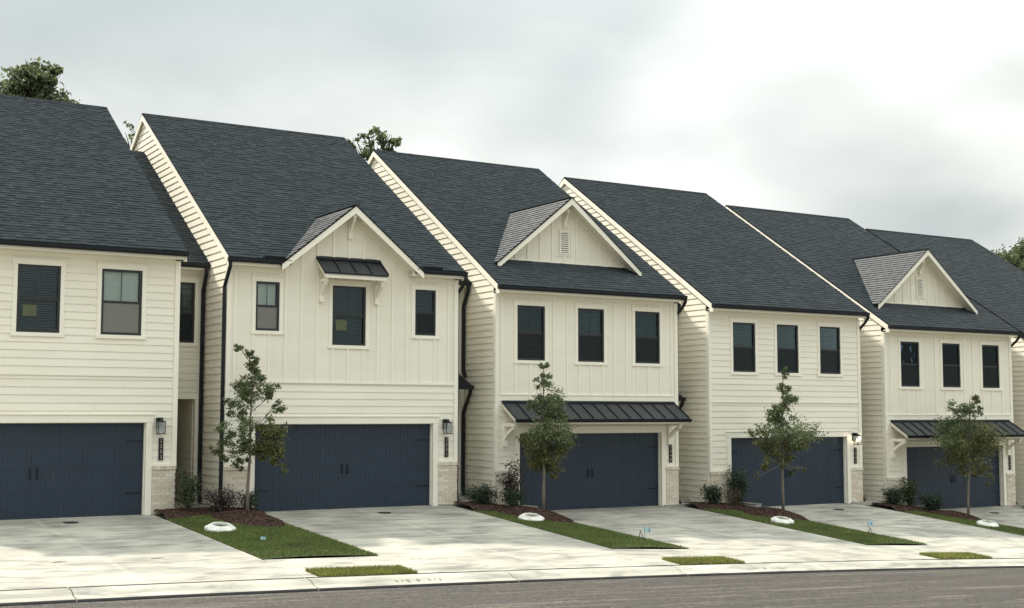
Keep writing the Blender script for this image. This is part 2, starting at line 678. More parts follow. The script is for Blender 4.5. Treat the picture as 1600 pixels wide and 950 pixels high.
# unseen paving across the street, added to bounce light onto the fronts
am = M()
ax = [-40, -20, -8, 0, 8, 16, 24, 36, 50, 70]
ay = [-8, -4, 0, 2, 5, 8, 11.1]
am.v = [(x, y, terrain_z(x, y) + 0.10) for y in ay for x in ax]
nx = len(ax)
am.f = [(j * nx + i, j * nx + i + 1, (j + 1) * nx + i + 1, (j + 1) * nx + i) for j in range(len(ay) - 1) for i in range(nx - 1)]
am.build('bounce_pavement', 'concrete_drive', kind='structure')

# kerb: sections with open joints
kerb = empty('kerb', (0, 0, 0))
kerb['kind'] = 'structure'
prof = [(20.40, -0.12), (20.40, 0.0), (20.60, 0.028), (20.70, 0.075), (20.80, 0.100), (20.975, 0.104), (20.975, -0.12)]
xk = -11.0
while xk < 52:
    L = 3.93
    mm = M()
    n = len(prof)
    st = [xk + 0.012, xk + L * 0.33, xk + L * 0.66, xk + L - 0.012]
    for x in st:
        mm.v.extend((x, p[0], curb_z(x) + p[1]) for p in prof)
    for i in range(3):
        for q in range(n):
            r = (q + 1) % n
            mm.f.append((i * n + q, i * n + r, (i + 1) * n + r, (i + 1) * n + q))
    mm.f.append(tuple(range(n)))
    mm.f.append(tuple(3 * n + q for q in range(n - 1, -1, -1)))
    mm.build('kerb_section', 'concrete_curb', kerb)
    for nm, prf, mt in (('joint_filler', [(20.974, -0.05), (20.966, 0.112), (20.984, 0.116), (20.986, -0.05)], 'foundation_coat'), ('lip_shadow_strip', [(20.399, -0.10), (20.399, -0.006), (20.376, -0.030), (20.372, -0.10)], 'foundation_coat')):  # second strip is dark colour standing in for the shadow at the asphalt lip
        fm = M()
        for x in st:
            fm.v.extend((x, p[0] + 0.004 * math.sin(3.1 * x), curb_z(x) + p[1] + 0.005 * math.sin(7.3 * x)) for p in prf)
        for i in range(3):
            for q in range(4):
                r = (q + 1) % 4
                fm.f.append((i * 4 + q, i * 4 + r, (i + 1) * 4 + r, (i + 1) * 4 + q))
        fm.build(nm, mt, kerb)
    xk += L


def slab(parent, x0, x1, y0, y1, mat='concrete_drive', lift=0.0, name='slab', zf=G):
    """one pour of concrete: brushed field, smooth tooled margin, open joint round it"""
    mm = M()
    nxs, nys = max(2, int((x1 - x0) / 0.7)), max(2, int((y1 - y0) / 0.7))
    g, e = 0.005, 0.045
    xs = [x0 + g] + [x0 + g + e + (x1 - x0 - 2 * g - 2 * e) * i / nxs for i in range(nxs + 1)] + [x1 - g]
    ys = [y0 + g] + [y0 + g + e + (y1 - y0 - 2 * g - 2 * e) * j / nys for j in range(nys + 1)] + [y1 - g]
    k, kj = len(xs), len(ys)
    mm.v = [(x, y, zf(x, y) + lift) for y in ys for x in xs]
    edge = []
    for j in range(kj - 1):
        for i in range(k - 1):
            mm.f.append((j * k + i, j * k + i + 1, (j + 1) * k + i + 1, (j + 1) * k + i))
            edge.append(1 if i in (0, k - 2) or j in (0, kj - 2) else 0)
    rim = [i for i in range(k)] + [j * k + k - 1 for j in range(1, kj)] + [(kj - 1) * k + i for i in range(k - 2, -1, -1)] + [j * k for j in range(kj - 2, 0, -1)]
    b0 = len(mm.v)
    mm.v.extend((mm.v[i][0], mm.v[i][1], mm.v[i][2] - 0.12) for i in rim)
    for q in range(len(rim)):
        r = (q + 1) % len(rim)
        mm.f.append((rim[q], b0 + q, b0 + r, rim[r]))
        edge.append(0)
    o = mm.build(name, mat, parent)
    o.data.materials.append(MATS['concrete_edge'])
    o.data.polygons.foreach_set('material_index', edge)
    return o


LAWN = {2: (8.70, 11.06), 3: (16.64, 18.78), 4: (24.40, 26.62), 5: (32.15, 34.35), 6: (39.75, 41.9)}
DRIVE = {1: (0.9, 6.02, 8.69), 2: (11.07, 13.8, 16.63), 3: (18.79, 21.5, 24.39), 4: (26.63, 29.3, 32.14), 5: (34.36, 36.9, 39.74), 6: (41.92, 44.4, 47.2)}
YJ = {1: (20.985, 24.6, 30.18), 2: (20.985, 23.15, 25.4, 28.0, 30.18), 3: (20.985, 23.15, 26.0, 30.18), 4: (20.985, 23.15, 26.6, 30.18), 5: (20.985, 23.15, 26.6, 30.18), 6: (20.985, 23.15, 26.6, 30.18)}
for h in range(1, 7):
    d = empty('driveway')
    tag(d, kind='structure')
    xa, xm, xb = DRIVE[h]
    ys = YJ[h]
    for a, b in zip(ys[:-1], ys[1:]):
        if b > 30:
            b = FY + 0.30
        for p, q in ((xa, xm), (xm, xb)):
            slab(d, p, q, a, b)
    if h == 1:
        for a, b in zip(ys[:-1], ys[1:]):
            slab(d, -6.0, xa, a, b)
walk = empty('sidewalk')
walk['kind'] = 'structure'
for h in range(2, 7):
    a, b = LAWN[h]
    slab(walk, a, b, 21.72, 23.14, 'concrete_walk', name='sidewalk_slab')
    # flared wings beside the grass strip, down to the kerb
    slab(walk, a, a + 0.27, 20.985, 21.71, 'concrete_walk', name='sidewalk_slab')
    slab(walk, b - 0.27, b, 20.985, 21.71, 'concrete_walk', name='sidewalk_slab')

# ------------------------------------------------------------------ lawns, mulch, grass
TREE = {2: (10.52, 29.05), 3: (18.36, 28.55), 4: (26.50, 28.35), 5: (34.45, 28.3), 6: (42.0, 28.3)}
MND = {2: (10.40, 28.6, 0.75, 1.35, 0.19), 3: (18.15, 28.6, 0.95, 1.25, 0.22), 4: (26.15, 28.35, 0.95, 1.05, 0.20), 5: (34.0, 28.4, 0.9, 1.0, 0.18), 6: (41.5, 28.4, 0.9, 1.0, 0.18)}


def mulch_h(h, x, y):
    """height of the mulch above the lawn surface; below zero where there is none"""
    cx, cy, rx_, ry_, hh = MND[h]
    a, b = LAWN[h]
    wob = 0.12 * math.sin(5.1 * x + 2.3 * y) + 0.08 * math.sin(11 * x - 7 * y)
    r = ((x - cx) / rx_) ** 2 + ((y - cy) / ry_) ** 2
    m1 = hh * (1.0 - r * (1 + wob))
    y0 = 29.2 + 0.2 * math.sin(2.1 * x)
    m2 = 0.10 * min((y - y0 + wob * 0.6) / 0.35, 1.0)
    return max(min(m1, hh), m2)


def lawn_z(h, x, y):
    a, b = LAWN[h]
    za, zb_ = G(a, y), G(b, y)
    t = min(max((x - a) / (b - a), 0), 1)
    return za * (1 - t) + zb_ * t + 0.012 + 0.03 * math.sin(math.pi * t)


def blades(name, h, region, zf, n, hgt, wid, mat, keep=None):
    x0, x1, y0, y1 = region
    xs = NR.uniform(x0, x1, n)
    ys = NR.uniform(y0, y1, n)
    if keep:
        k = np.array([keep(x, y) for x, y in zip(xs, ys)])
        xs, ys = xs[k], ys[k]
    n = len(xs)
    zs = np.array([zf(x, y) for x, y in zip(xs, ys)])
    an = NR.uniform(0, 2 * np.pi, n)
    hh = hgt * NR.uniform(0.5, 1.2, n)
    ww = wid * NR.uniform(0.6, 1.3, n)
    lean = hh * NR.uniform(0.1, 0.7, n)
    la = NR.uniform(0, 2 * np.pi, n)
    v = np.zeros((n, 3, 3))
    v[:, 0] = np.stack([xs - np.cos(an) * ww, ys - np.sin(an) * ww, zs - 0.01], 1)
    v[:, 1] = np.stack([xs + np.cos(an) * ww, ys + np.sin(an) * ww, zs - 0.01], 1)
    v[:, 2] = np.stack([xs + np.cos(la) * lean, ys + np.sin(la) * lean, zs + hh], 1)
    f = np.arange(n * 3).reshape(n, 3)
    return link(name, np_mesh(name, v.reshape(-1, 3), f, mat, 3))


def quads(centres, size, mat, name, up_bias=0.3, aspect=0.55, parent=None, kind=None, loc=(0, 0, 0)):
    """small bent leaf or chip faces at the given centres"""
    c = np.asarray(centres, dtype=float)
    n = len(c)
    d = NR.normal(size=(n, 3))
    d[:, 2] = d[:, 2] * (1 - up_bias) - 0.25
    d /= np.linalg.norm(d, axis=1)[:, None]
    e = NR.normal(size=(n, 3))
    e -= (e * d).sum(1)[:, None] * d
    e /= np.linalg.norm(e, axis=1)[:, None]
    nn = np.cross(d, e)
    s = size * NR.uniform(0.6, 1.35, n)[:, None]
    w = s * aspect
    v = np.zeros((n, 4, 3))
    v[:, 0] = c - d * s * 0.5
    v[:, 1] = c + e * w * 0.5 + nn * s * 0.10
    v[:, 2] = c + d * s * 0.5
    v[:, 3] = c - e * w * 0.5 + nn * s * 0.10
    f = np.arange(n * 4).reshape(n, 4)
    return link(name, np_mesh(name, v.reshape(-1, 3), f, mat, 4), parent, loc, kind)


LAWN_LABEL = {2: 'green lawn strip between the two nearest driveways', 3: 'lawn strip with the cone shaped young tree, beside the second driveway',
              4: 'lawn strip with the round leaning young tree, beside the third driveway', 5: 'narrow far lawn strip beside the fourth driveway, widest tree on it',
              6: 'sliver of lawn past the farthest driveway'}
for h in range(2, 7):
    a, b = LAWN[h]
    # soil of the bed up to the house and the recess walk
    mm = M()
    ytop = 30.2
    xs = [a + (b - a) * i / 10 for i in range(11)]
    ys = [23.15 + (ytop - 23.15) * j / 24 for j in range(25)]
    mm.v = [(x, y, lawn_z(h, x, y)) for y in ys for x in xs]
    mm.f = [(j * 11 + i, j * 11 + i + 1, (j + 1) * 11 + i + 1, (j + 1) * 11 + i) for j in range(24) for i in range(10)]
    mm.build('lawn', 'lawn_soil', kind='structure', smooth=True)
    n_bl = {2: 30000, 3: 24000, 4: 22000, 5: 20000, 6: 4000}[h]
    o = blades('grass', h, (a - 0.015, b + 0.015, 23.16, 29.6), lambda x, y: lawn_z(h, x, y), int(n_bl * 1.35), 0.042, 0.008, 'grass_blade', keep=lambda x, y: mulch_h(h, x, y) < 0.012)
    tag(o, LAWN_LABEL[h], 'grass', kind='stuff')
    # grass strip by the kerb
    c, d_ = a + 0.24, b - 0.24
    zf = lambda x, y: G(x, y) + 0.0
    ms = M()
    for y in (20.99, 21.35, 21.71):
        for i in range(5):
            x = c + (d_ - c) * i / 4
            ms.v.append((x, y, G(x, y) + 0.004))
    ms.f = [(j * 5 + i, j * 5 + i + 1, (j + 1) * 5 + i + 1, (j + 1) * 5 + i) for j in range(2) for i in range(4)]
    ms.build('verge', 'lawn_soil', kind='structure')
    o = blades('verge_grass', h, (c, d_, 20.99, 21.71), lambda x, y: G(x, y) + 0.01, 8500, 0.066, 0.009, 'strip_blade')
    tag(o, {2: 'small yellowish grass verge at the kerb, nearest one', 3: 'yellowish grass verge at the kerb in front of the cone shaped tree', 4: 'small grass verge at the kerb in front of the second dark wire stake',
            5: 'far grass verge at the kerb', 6: 'farthest grass verge at the kerb'}[h], 'grass', kind='stuff')
    # mulch bed
    bed = empty('mulch_bed', (0, 0, 0))
    tag(bed, {2: 'red brown mulch bed around the nearest young tree', 3: 'mulch bed and mound under the cone shaped young tree', 4: 'mulch mound under the round young tree by the lit lantern house',
              5: 'mulch bed below the farthest young tree', 6: 'far mulch bed past the last driveway'}[h], 'mulch bed', 'mulch beds in the lawns')
    nxs, nys = 26, 56
    idx = {}
    mm = M()
    y0, y1 = 26.9, 30.25
    for j in range(nys + 1):
        for i in range(nxs + 1):
            x = a - 0.02 + (b - a + 0.04) * i / nxs
            y = y0 + (y1 - y0) * j / nys
            q = mulch_h(h, x, y)
            idx[i, j] = len(mm.v)
            mm.v.append((x, y, lawn_z(h, x, y) + max(q, -0.03) + R.uniform(-0.012, 0.012)))
    for j in range(nys):
        for i in range(nxs):
            x = a + (b - a) * (i + 0.5) / nxs
            y = y0 + (y1 - y0) * (j + 0.5) / nys
            if mulch_h(h, x, y) > -0.02:
                mm.f.append((idx[i, j], idx[i + 1, j], idx[i + 1, j + 1], idx[i, j + 1]))
    mm.build('mound', 'mulch_soil', bed, smooth=True)
    pts = []
    for _ in range(9000):
        x, y = R.uniform(a - 0.02, b + 0.04), R.uniform(y0, y1)
        q = mulch_h(h, x, y)
        if q > 0.0:
            pts.append((x, y, lawn_z(h, x, y) + q + 0.006))
    quads(pts, 0.062, 'mulch_bark', 'bark_chips', 0.85, 0.33, bed, 'stuff')

# walks in front of the recessed entries
for h in range(1, 6):
    w = empty('entry_walk')
    w['kind'] = 'structure'
    xe = XL[h + 1]
    z = ZB[h] + 0.02
    slab(w, XL[h] + WID[h] - 0.55, xe + 0.02, 30.215, 31.2, 'concrete_walk', name='walk_slab', zf=lambda x, y: z)
    slab(w, XL[h] + WID[h] + 0.03, xe - 0.005, 31.2, 33.4, 'concrete_walk', name='walk_slab', zf=lambda x, y: z + 0.07)

# ------------------------------------------------------------------ houses
EAVE_Y, EAVE_Z, RIDGE_Y, RIDGE_Z = -0.34, 6.16, 7.70, 11.25
SL = (RIDGE_Z - EAVE_Z) / (RIDGE_Y - EAVE_Y)
DEPTH = 15.4


def roof_z(y):
    return EAVE_Z + SL * (y - EAVE_Y)


def roof_y(z):
    return EAVE_Y + (z - EAVE_Z) / SL


def shingles(parent, O, u, v, nrm, vmax, spans, seed, expo=0.143):
    """overlapping laminated shingle courses, each tab its own island, as one mesh of kind stuff"""
    rr = np.random.RandomState(seed)
    O, u, v, nrm = (np.array(a, dtype=float) for a in (O, u, v, nrm))
    V = []
    k = 0
    nc = int(vmax / expo)
    for c in range(nc + 1):
        v0 = c * expo
        v1 = min(v0 + expo + 0.03, vmax + 0.01)
        if v1 - v0 < 0.02:
            continue
        for (a, b) in spans(v0 + expo * 0.5):
            if b - a < 0.03:
                continue
            x = a
            while x < b - 1e-4:
                w = rr.uniform(0.08, 0.26)
                xe = b if b - x - w < 0.08 else x + w
                t = 0.014 if rr.rand() < 0.5 else 0.024
                v0j = v0 + rr.uniform(-0.006, 0.006)
                p = [O + u * x + v * v0j, O + u * xe + v * v0j, O + u * xe + v * v0j + nrm * t, O + u * x + v * v0j + nrm * t,
                     O + u * xe + v * v1 + nrm * 0.006, O + u * x + v * v1 + nrm * 0.006]
                V.extend(p)
                x = xe
                k += 1
    n = len(V) // 6
    b = np.arange(n)[:, None] * 6
    F = np.concatenate([b + np.array([[0, 1, 2, 3]]), b + np.array([[3, 2, 4, 5]])], 1).reshape(-1, 4)
    return link('shingles', np_mesh('shingles', np.array(V), F, 'shingle', 4), parent, (0, 0, 0), 'stuff')


def cells(x0, x1, z0, z1, holes):
    xs = sorted(set([x0, x1] + [min(max(q, x0), x1) for h in holes for q in (h[0], h[1])]))
    zs = sorted(set([z0, z1] + [min(max(q, z0), z1) for h in holes for q in (h[2], h[3])]))
    for a, b in zip(xs[:-1], xs[1:]):
        if b - a < 1e-4:
            continue
        run = None
        for c, d in zip(zs[:-1], zs[1:]):
            mx_, mz_ = (a + b) / 2, (c + d) / 2
            inside = any(h[0] < mx_ < h[1] and h[2] < mz_ < h[3] for h in holes)
            if not inside:
                run = (run[0], d) if run else (c, d)
            else:
                if run:
                    yield a, b, run[0], run[1]
                run = None
        if run:
            yield a, b, run[0], run[1]


def front_wall(parent, x0, x1, z0, z1, holes, y0=0.0, y1=0.14, name='wall', mat='cream_paint'):
    mm = M()
    for a, b, c, d in cells(x0, x1, z0, z1, holes):
        mm.box(a, b, y0, y1, c, d)
    return mm.build(name, mat, parent)


EXPO, LAPH = 0.178, 0.186


def lap_rows(parent, x0, x1, z0, z1, holes, y=0.0, joint=3.66, seed=0):
    """clapboards across a front: one object per board, notched round the openings"""
    rr = random.Random(seed)
    k = 0
    z = z0
    while z < z1 - 0.03:
        zt = min(z + LAPH, z1)
        hs = [h for h in holes if h[2] < zt and h[3] > z]
        br = sorted(set([x0, x1] + [min(max(q, x0), x1) for h in hs for q in (h[0], h[1])]))
        segs = []
        for a, b in zip(br[:-1], br[1:]):
            if b - a < 1e-3:
                continue
            lo, hi = z, zt
            for h in hs:
                if h[0] < (a + b) / 2 < h[1]:
                    if h[2] <= lo + 1e-6 and h[3] >= hi - 1e-6:
                        lo = hi
                    elif h[2] > lo and h[3] >= hi - 1e-6:
                        hi = h[2]
                    elif h[2] <= lo and h[3] < hi:
                        lo = h[3]
                    else:
                        hi = h[2]
            if hi - lo > 0.012:
                segs.append((a, b, lo, hi))
        groups = []
        for s in segs:
            if groups and abs(groups[-1][-1][1] - s[0]) < 1e-4:
                groups[-1].append(s)
            else:
                groups.append([s])
        for g in groups:
            cut = []
            a, b = g[0][0], g[-1][1]
            q = a + rr.uniform(0.7, joint)
            while q < b - 0.5:
                cut.append(q)
                q += joint
            parts = [[]]
            for (p, r, lo, hi) in g:
                cc = [c for c in cut if p + 0.02 < c < r - 0.02]
                e = p
                for c in cc:
                    parts[-1].append((e, c - 0.0012, lo, hi))
                    parts.append([])
                    e = c + 0.0012
                parts[-1].append((e, r, lo, hi))
            for pt in parts:
                mm = M()
                for (p, r, lo, hi) in pt:
                    ya = y - 0.021 + (lo - z) / LAPH * 0.014
                    yb = y - 0.021 + (hi - z) / LAPH * 0.014
                    mm.prism([(y + 0.001, lo + (0.015 if lo == z else 0.0)), (ya, lo), (yb, hi), (y + 0.001, hi)], 'x', p, r)
                mm.build('clapboard', 'cream_paint', parent)
        z += EXPO


def side_rows(parent, yfront, z0, ztop, yback, x=0.0):
    """clapboards on a gable wall facing -x; the ends follow the roof"""
    def lim(z):
        a = yfront
        b = yback(z)
        if z > EAVE_Z - 0.14:
            a = max(a, roof_y(z + 0.13))
            b = min(b, 2 * RIDGE_Y - roof_y(z + 0.13))
        return a, b
    z = z0
    while z < ztop - 0.05:
        zt = z + LAPH
        a0, b0 = lim(z)
        a1, b1 = lim(zt)
        if b0 - a0 > 0.15:
            if b1 < a1:
                a1 = b1 = (a1 + b1) / 2
            mm = M()
            xo, xi = x - 0.026, x - 0.006
            mm.hexa([(xo, a0, z), (x, a0, z + 0.020), (x, b0, z + 0.020), (xo, b0, z), (xi, a1, zt), (x, a1, zt), (x, b1, zt), (xi, b1, zt)])
            mm.build('clapboard', 'cream_paint', parent)
        z += EXPO


SLAT_MESH = {}


def window(parent, x0, x1, z0, z1, blind='blind_grey', sticker=None, screen='screen_mesh', drop=1.0, y=0.0, trim=True, head=0.12, muntin=True, tilt=0.55):
    w = M()
    f = 0.052
    w.box(x0, x0 + f, y - 0.006, y + 0.07, z0, z1)
    w.box(x1 - f, x1, y - 0.006, y + 0.07, z0, z1)
    w.box(x0 + f, x1 - f, y - 0.006, y + 0.07, z1 - f, z1)
    w.box(x0 + f, x1 - f, y - 0.006, y + 0.07, z0, z0 + f * 1.1)
    zm = (z0 + z1) / 2
    w.box(x0 + f, x1 - f, y + 0.010, y + 0.062, zm - 0.028, zm + 0.028)
    win = w.build('window', 'window_black', parent)
    a, b = x0 + f, x1 - f
    xm = (a + b) / 2
    if muntin:
        box('muntin', 'window_black', win, xm - 0.008, xm + 0.008, y + 0.036, y + 0.044, zm + 0.028, z1 - f)
        box('muntin', 'window_black', win, xm - 0.008, xm + 0.008, y + 0.052, y + 0.058, z0 + f * 1.1, zm - 0.028)
    box('pane', 'window_glass', win, a, b, y + 0.028, y + 0.034, zm + 0.028, z1 - f)
    box('pane', 'window_glass', win, a, b, y + 0.044, y + 0.050, z0 + f * 1.1, zm - 0.028)
    if screen:
        box('insect_screen', screen, win, a, b, y + 0.016, y + 0.019, z0 + f * 1.1, zm - 0.028)
    # slatted blind behind the glass
    s = M()
    zt = z1 - f - 0.02
    zb = zt - (zt - z0 - f) * drop
    z = zt
    while z > zb:
        dz = 0.027 * math.sin(tilt)
        dy = 0.027 * math.cos(tilt)
        s.add([(a + 0.01, y + 0.10 - dy, z - dz), (b - 0.01, y + 0.10 - dy, z - dz), (b - 0.01, y + 0.10 + dy, z + dz), (a + 0.01, y + 0.10 + dy, z + dz)], [(0, 1, 2, 3)])
        z -= 0.052
    s.box(a + 0.01, b - 0.01, y + 0.08, y + 0.12, zt + 0.002, zt + 0.03)
    s.build('blind', blind, win, kind='stuff')
    if sticker:
        box('energy_label', 'yellow_label', win, sticker[0], sticker[1], y + 0.054, y + 0.056, sticker[2], sticker[3])
    if trim:
        t = empty('window_trim', (0, 0, 0), parent)
        box('jamb', 'cream_trim', t, x0 - 0.095, x0 - 0.002, y - 0.034, y + 0.01, z0 - 0.002, z1)
        box('jamb', 'cream_trim', t, x1 + 0.002, x1 + 0.095, y - 0.034, y + 0.01, z0 - 0.002, z1)
        box('head', 'cream_trim', t, x0 - 0.115, x1 + 0.115, y - 0.038, y + 0.01, z1 + 0.001, z1 + head)
        box('head_cap', 'cream_trim', t, x0 - 0.135, x1 + 0.135, y - 0.058, y + 0.01, z1 + head + 0.001, z1 + head + 0.022)
        box('sill', 'cream_trim', t, x0 - 0.115, x1 + 0.115, y - 0.046, y + 0.01, z0 - 0.09, z0 - 0.003)
    return (x0, x1, z0, z1), (x0 - 0.09, x1 + 0.09, z0 - 0.085, z1 + head - 0.005)


def brick_pier(parent, x0, x1, y_out, y_in, z1, seed):
    rr = random.Random(seed)
    pier = M().box(x0 + 0.012, x1 - 0.012, y_out + 0.010, y_in, -0.25, z1 - 0.002).build('brick_pier', 'brick_mortar', parent)
    bh, bl, jt = 0.062, 0.196, 0.010
    z = -0.06
    k = 0
    while z + bh < z1 - 0.08:
        x = x0 - (0.5 * bl if k % 2 else 0.0)
        while x < x1 - 0.02:
            a, b = max(x, x0), min(x + bl, x1)
            if b - a > 0.03:
                d = rr.uniform(-0.003, 0.004)
                box('brick', 'washed_brick', pier, a, b, y_out + d, y_out + 0.05, z, z + bh)
            x += bl + jt
        z += bh + jt
        k += 1
    # rowlock cap
    x = x0 - 0.012
    while x < x1:
        b = min(x + 0.062, x1 + 0.012)
        box('brick', 'washed_brick', pier, x, b, y_out - 0.022 + rr.uniform(-0.002, 0.002), y_in, z1 - 0.078, z1)
        x += 0.070
    return pier


PANEL_MESH = {}


def garage(parent, gx_, gw=4.88, gh=2.13):
    y = 0.15
    d = M().box(gx_, gx_ + gw, y + 0.012, y + 0.05, 0.0, gh).build('garage_door', 'navy_paint', parent)
    rows, cols = 4, 8
    rh, cw = gh / rows, gw / cols
    if 'p' not in PANEL_MESH:
        mm = M()
        w, hh = cw, rh
        # rails and stiles of one panel, plank field with grooves between
        e = 0.055
        g = 0.004
        mm.box(0, w, -0.012, 0.012, g, e)
        mm.box(0, w, -0.012, 0.012, hh - e, hh - 0.001)
        mm.box(0, e, -0.012, 0.012, e, hh - e)
        mm.box(w - e, w, -0.012, 0.012, e, hh - e)
        mm.box(e - 0.001, w - e + 0.001, -0.0055, 0.012, e - 0.001, hh - e + 0.001)
        n = 5
        pw = (w - 2 * e - 0.02) / n
        for i in range(n):
            xx = e + 0.01 + i * pw
            mm.box(xx + 0.002, xx + pw - 0.002, -0.0095, 0.012, e + 0.006, hh - e - 0.006)
        PANEL_MESH['p'] = mm.mesh('door_panel', 'navy_paint')
    for r in range(rows):
        for c in range(cols):
            link('door_panel', PANEL_MESH['p'], d, (gx_ + c * cw, y, r * rh))
    xm = gx_ + gw / 2
    for s in (-0.075, 0.075):
        hm = M()
        hm.barpath([(xm + s, y - 0.012, 0.89), (xm + s, y - 0.055, 0.92), (xm + s, y - 0.055, 1.07), (xm + s, y - 0.012, 1.10)], 0.022, 0.02)
        hm.box(xm + s - 0.024, xm + s + 0.024, y - 0.016, y - 0.011, 0.865, 0.915)
        hm.box(xm + s - 0.024, xm + s + 0.024, y - 0.016, y - 0.011, 1.075, 1.125)
        hm.build('handle', 'black_metal', d)
    for z in (0.50, 1.70):
        for x0, x1, tip in ((gx_ + 0.02, gx_ + 0.40, 1), (gx_ + gw - 0.40, gx_ + gw - 0.02, -1)):
            hm = M()
            if tip == 1:
                hm.prism([(x0, z - 0.022), (x1 - 0.05, z - 0.013), (x1 - 0.02, z - 0.022), (x1, z), (x1 - 0.02, z + 0.022), (x1 - 0.05, z + 0.013), (x0, z + 0.022)], 'y', y - 0.020, y - 0.0125)
            else:
                hm.prism([(x1, z - 0.022), (x0 + 0.05, z - 0.013), (x0 + 0.02, z - 0.022), (x0, z), (x0 + 0.02, z + 0.022), (x0 + 0.05, z + 0.013), (x1, z + 0.022)], 'y', y - 0.020, y - 0.0125)
            hm.build('hinge', 'black_metal', d)
    box('bottom_seal', 'black_rubber', d, gx_, gx_ + gw, y - 0.004, y + 0.03, -0.03, 0.003)
    # casing and stops
    t = empty('garage_trim', (0, 0, 0), parent)
    box('stop', 'cream_trim', t, gx_ - 0.03, gx_ + 0.012, 0.06, 0.135, 0.0, gh)
    box('stop', 'cream_trim', t, gx_ + gw - 0.012, gx_ + gw + 0.03, 0.06, 0.135, 0.0, gh)
    box('stop', 'cream_trim', t, gx_ - 0.03, gx_ + gw + 0.03, 0.062, 0.133, gh - 0.012, gh + 0.03)
    box('jamb', 'cream_trim', t, gx_ - 0.155, gx_ - 0.004, -0.036, 0.16, -0.02, gh)
    box('jamb', 'cream_trim', t, gx_ + gw + 0.004, gx_ + gw + 0.155, -0.036, 0.16, -0.02, gh)
    box('head', 'cream_trim', t, gx_ - 0.175, gx_ + gw + 0.175, -0.040, 0.16, gh + 0.003, gh + 0.175)
    box('head_cap', 'cream_trim', t, gx_ - 0.195, gx_ + gw + 0.195, -0.062, 0.01, gh + 0.176, gh + 0.198)
    return (gx_ - 0.01, gx_ + gw + 0.01, -0.5, gh + 0.01), (gx_ - 0.15, gx_ + gw + 0.15, -0.5, gh + 0.17)


def bracket(parent, x, z0, z1, reach, w=0.13, y=0.0):
    mm = M()
    mm.box(x - w / 2, x + w / 2, y - 0.10, y - 0.002, z0, z1)
    mm.box(x - w / 2 + 0.012, x + w / 2 - 0.012, y - reach, y - 0.10, z1 - 0.10, z1 - 0.004)
    zk = z0 + (z1 - z0) * 0.36
    n = 6
    pts = []
    for i in range(n + 1):
        t = i / n
        yy = y - 0.095 - (reach - 0.14) * t
        zz = zk + (z1 - 0.12 - zk) * (t ** 0.72)
        pts.append((x, yy, zz))
    mm.barpath(pts, w - 0.04, 0.085)
    return mm.build('bracket', 'cream_trim', parent)


def awning(parent, x0, x1, zb, zf, dy, seams, gutter=True):
    a = empty('awning', (0, 0, 0), parent)
    d = Vector((0, -dy, zf - zb)).normalized()
    # white deck below the metal with plumb side boards
    dk = M()
    dk.prism([(-0.002, zb - 0.03), (-dy + 0.02, zf - 0.03), (-dy + 0.02, zf - 0.055), (-0.002, zb - 0.055)], 'x', x0 + 0.03, x1 - 0.03)
    dk.build('soffit', 'cream_trim', a)
    for xa, xb in ((x0, x0 + 0.03), (x1 - 0.03, x1)):
        M().prism([(-0.002, zb - 0.022), (-dy, zf - 0.022), (-dy, zf - 0.135), (-0.002, zb - 0.150)], 'x', xa, xb).build('side_board', 'cream_trim', a)
    box('fascia', 'cream_trim', a, x0 + 0.03, x1 - 0.03, -dy, -dy + 0.03, zf - 0.16, zf - 0.032)
    st = [x0 - 0.02] + list(seams) + [x1 + 0.02]
    for p, q in zip(st[:-1], st[1:]):
        M().prism([(-0.002, zb), (-dy - 0.03, zf - 0.02), (-dy - 0.03, zf - 0.034), (-0.002, zb - 0.016)], 'x', p + 0.002, q - 0.002).build('metal_panel', 'awning_metal', a)
    for s in st:
        M().prism([(-0.002, zb + 0.034), (-dy - 0.03, zf + 0.014), (-dy - 0.03, zf - 0.03), (-0.002, zb - 0.01)], 'x', s - 0.010, s + 0.010).build('seam', 'black_metal', a)
    M().prism([(-0.003, zb + 0.06), (-0.09, zb + 0.0), (-0.09, zb - 0.035), (-0.003, zb + 0.02)], 'x', x0 - 0.02, x1 + 0.02).build('flashing', 'black_metal', a)
    if gutter:
        M().prism([(-dy - 0.012, zf - 0.03), (-dy - 0.012, zf - 0.10), (-dy - 0.07, zf - 0.115), (-dy - 0.105, zf - 0.06), (-dy - 0.115, zf - 0.028)], 'x', x0 - 0.03, x1 + 0.05).build('gutter', 'black_metal', a)
    else:
        M().prism([(-dy - 0.004, zf - 0.02), (-dy - 0.034, zf - 0.018), (-dy - 0.034, zf - 0.062), (-dy - 0.004, zf - 0.062)], 'x', x0 - 0.02, x1 + 0.02).build('drip_edge', 'black_metal', a)
    return a


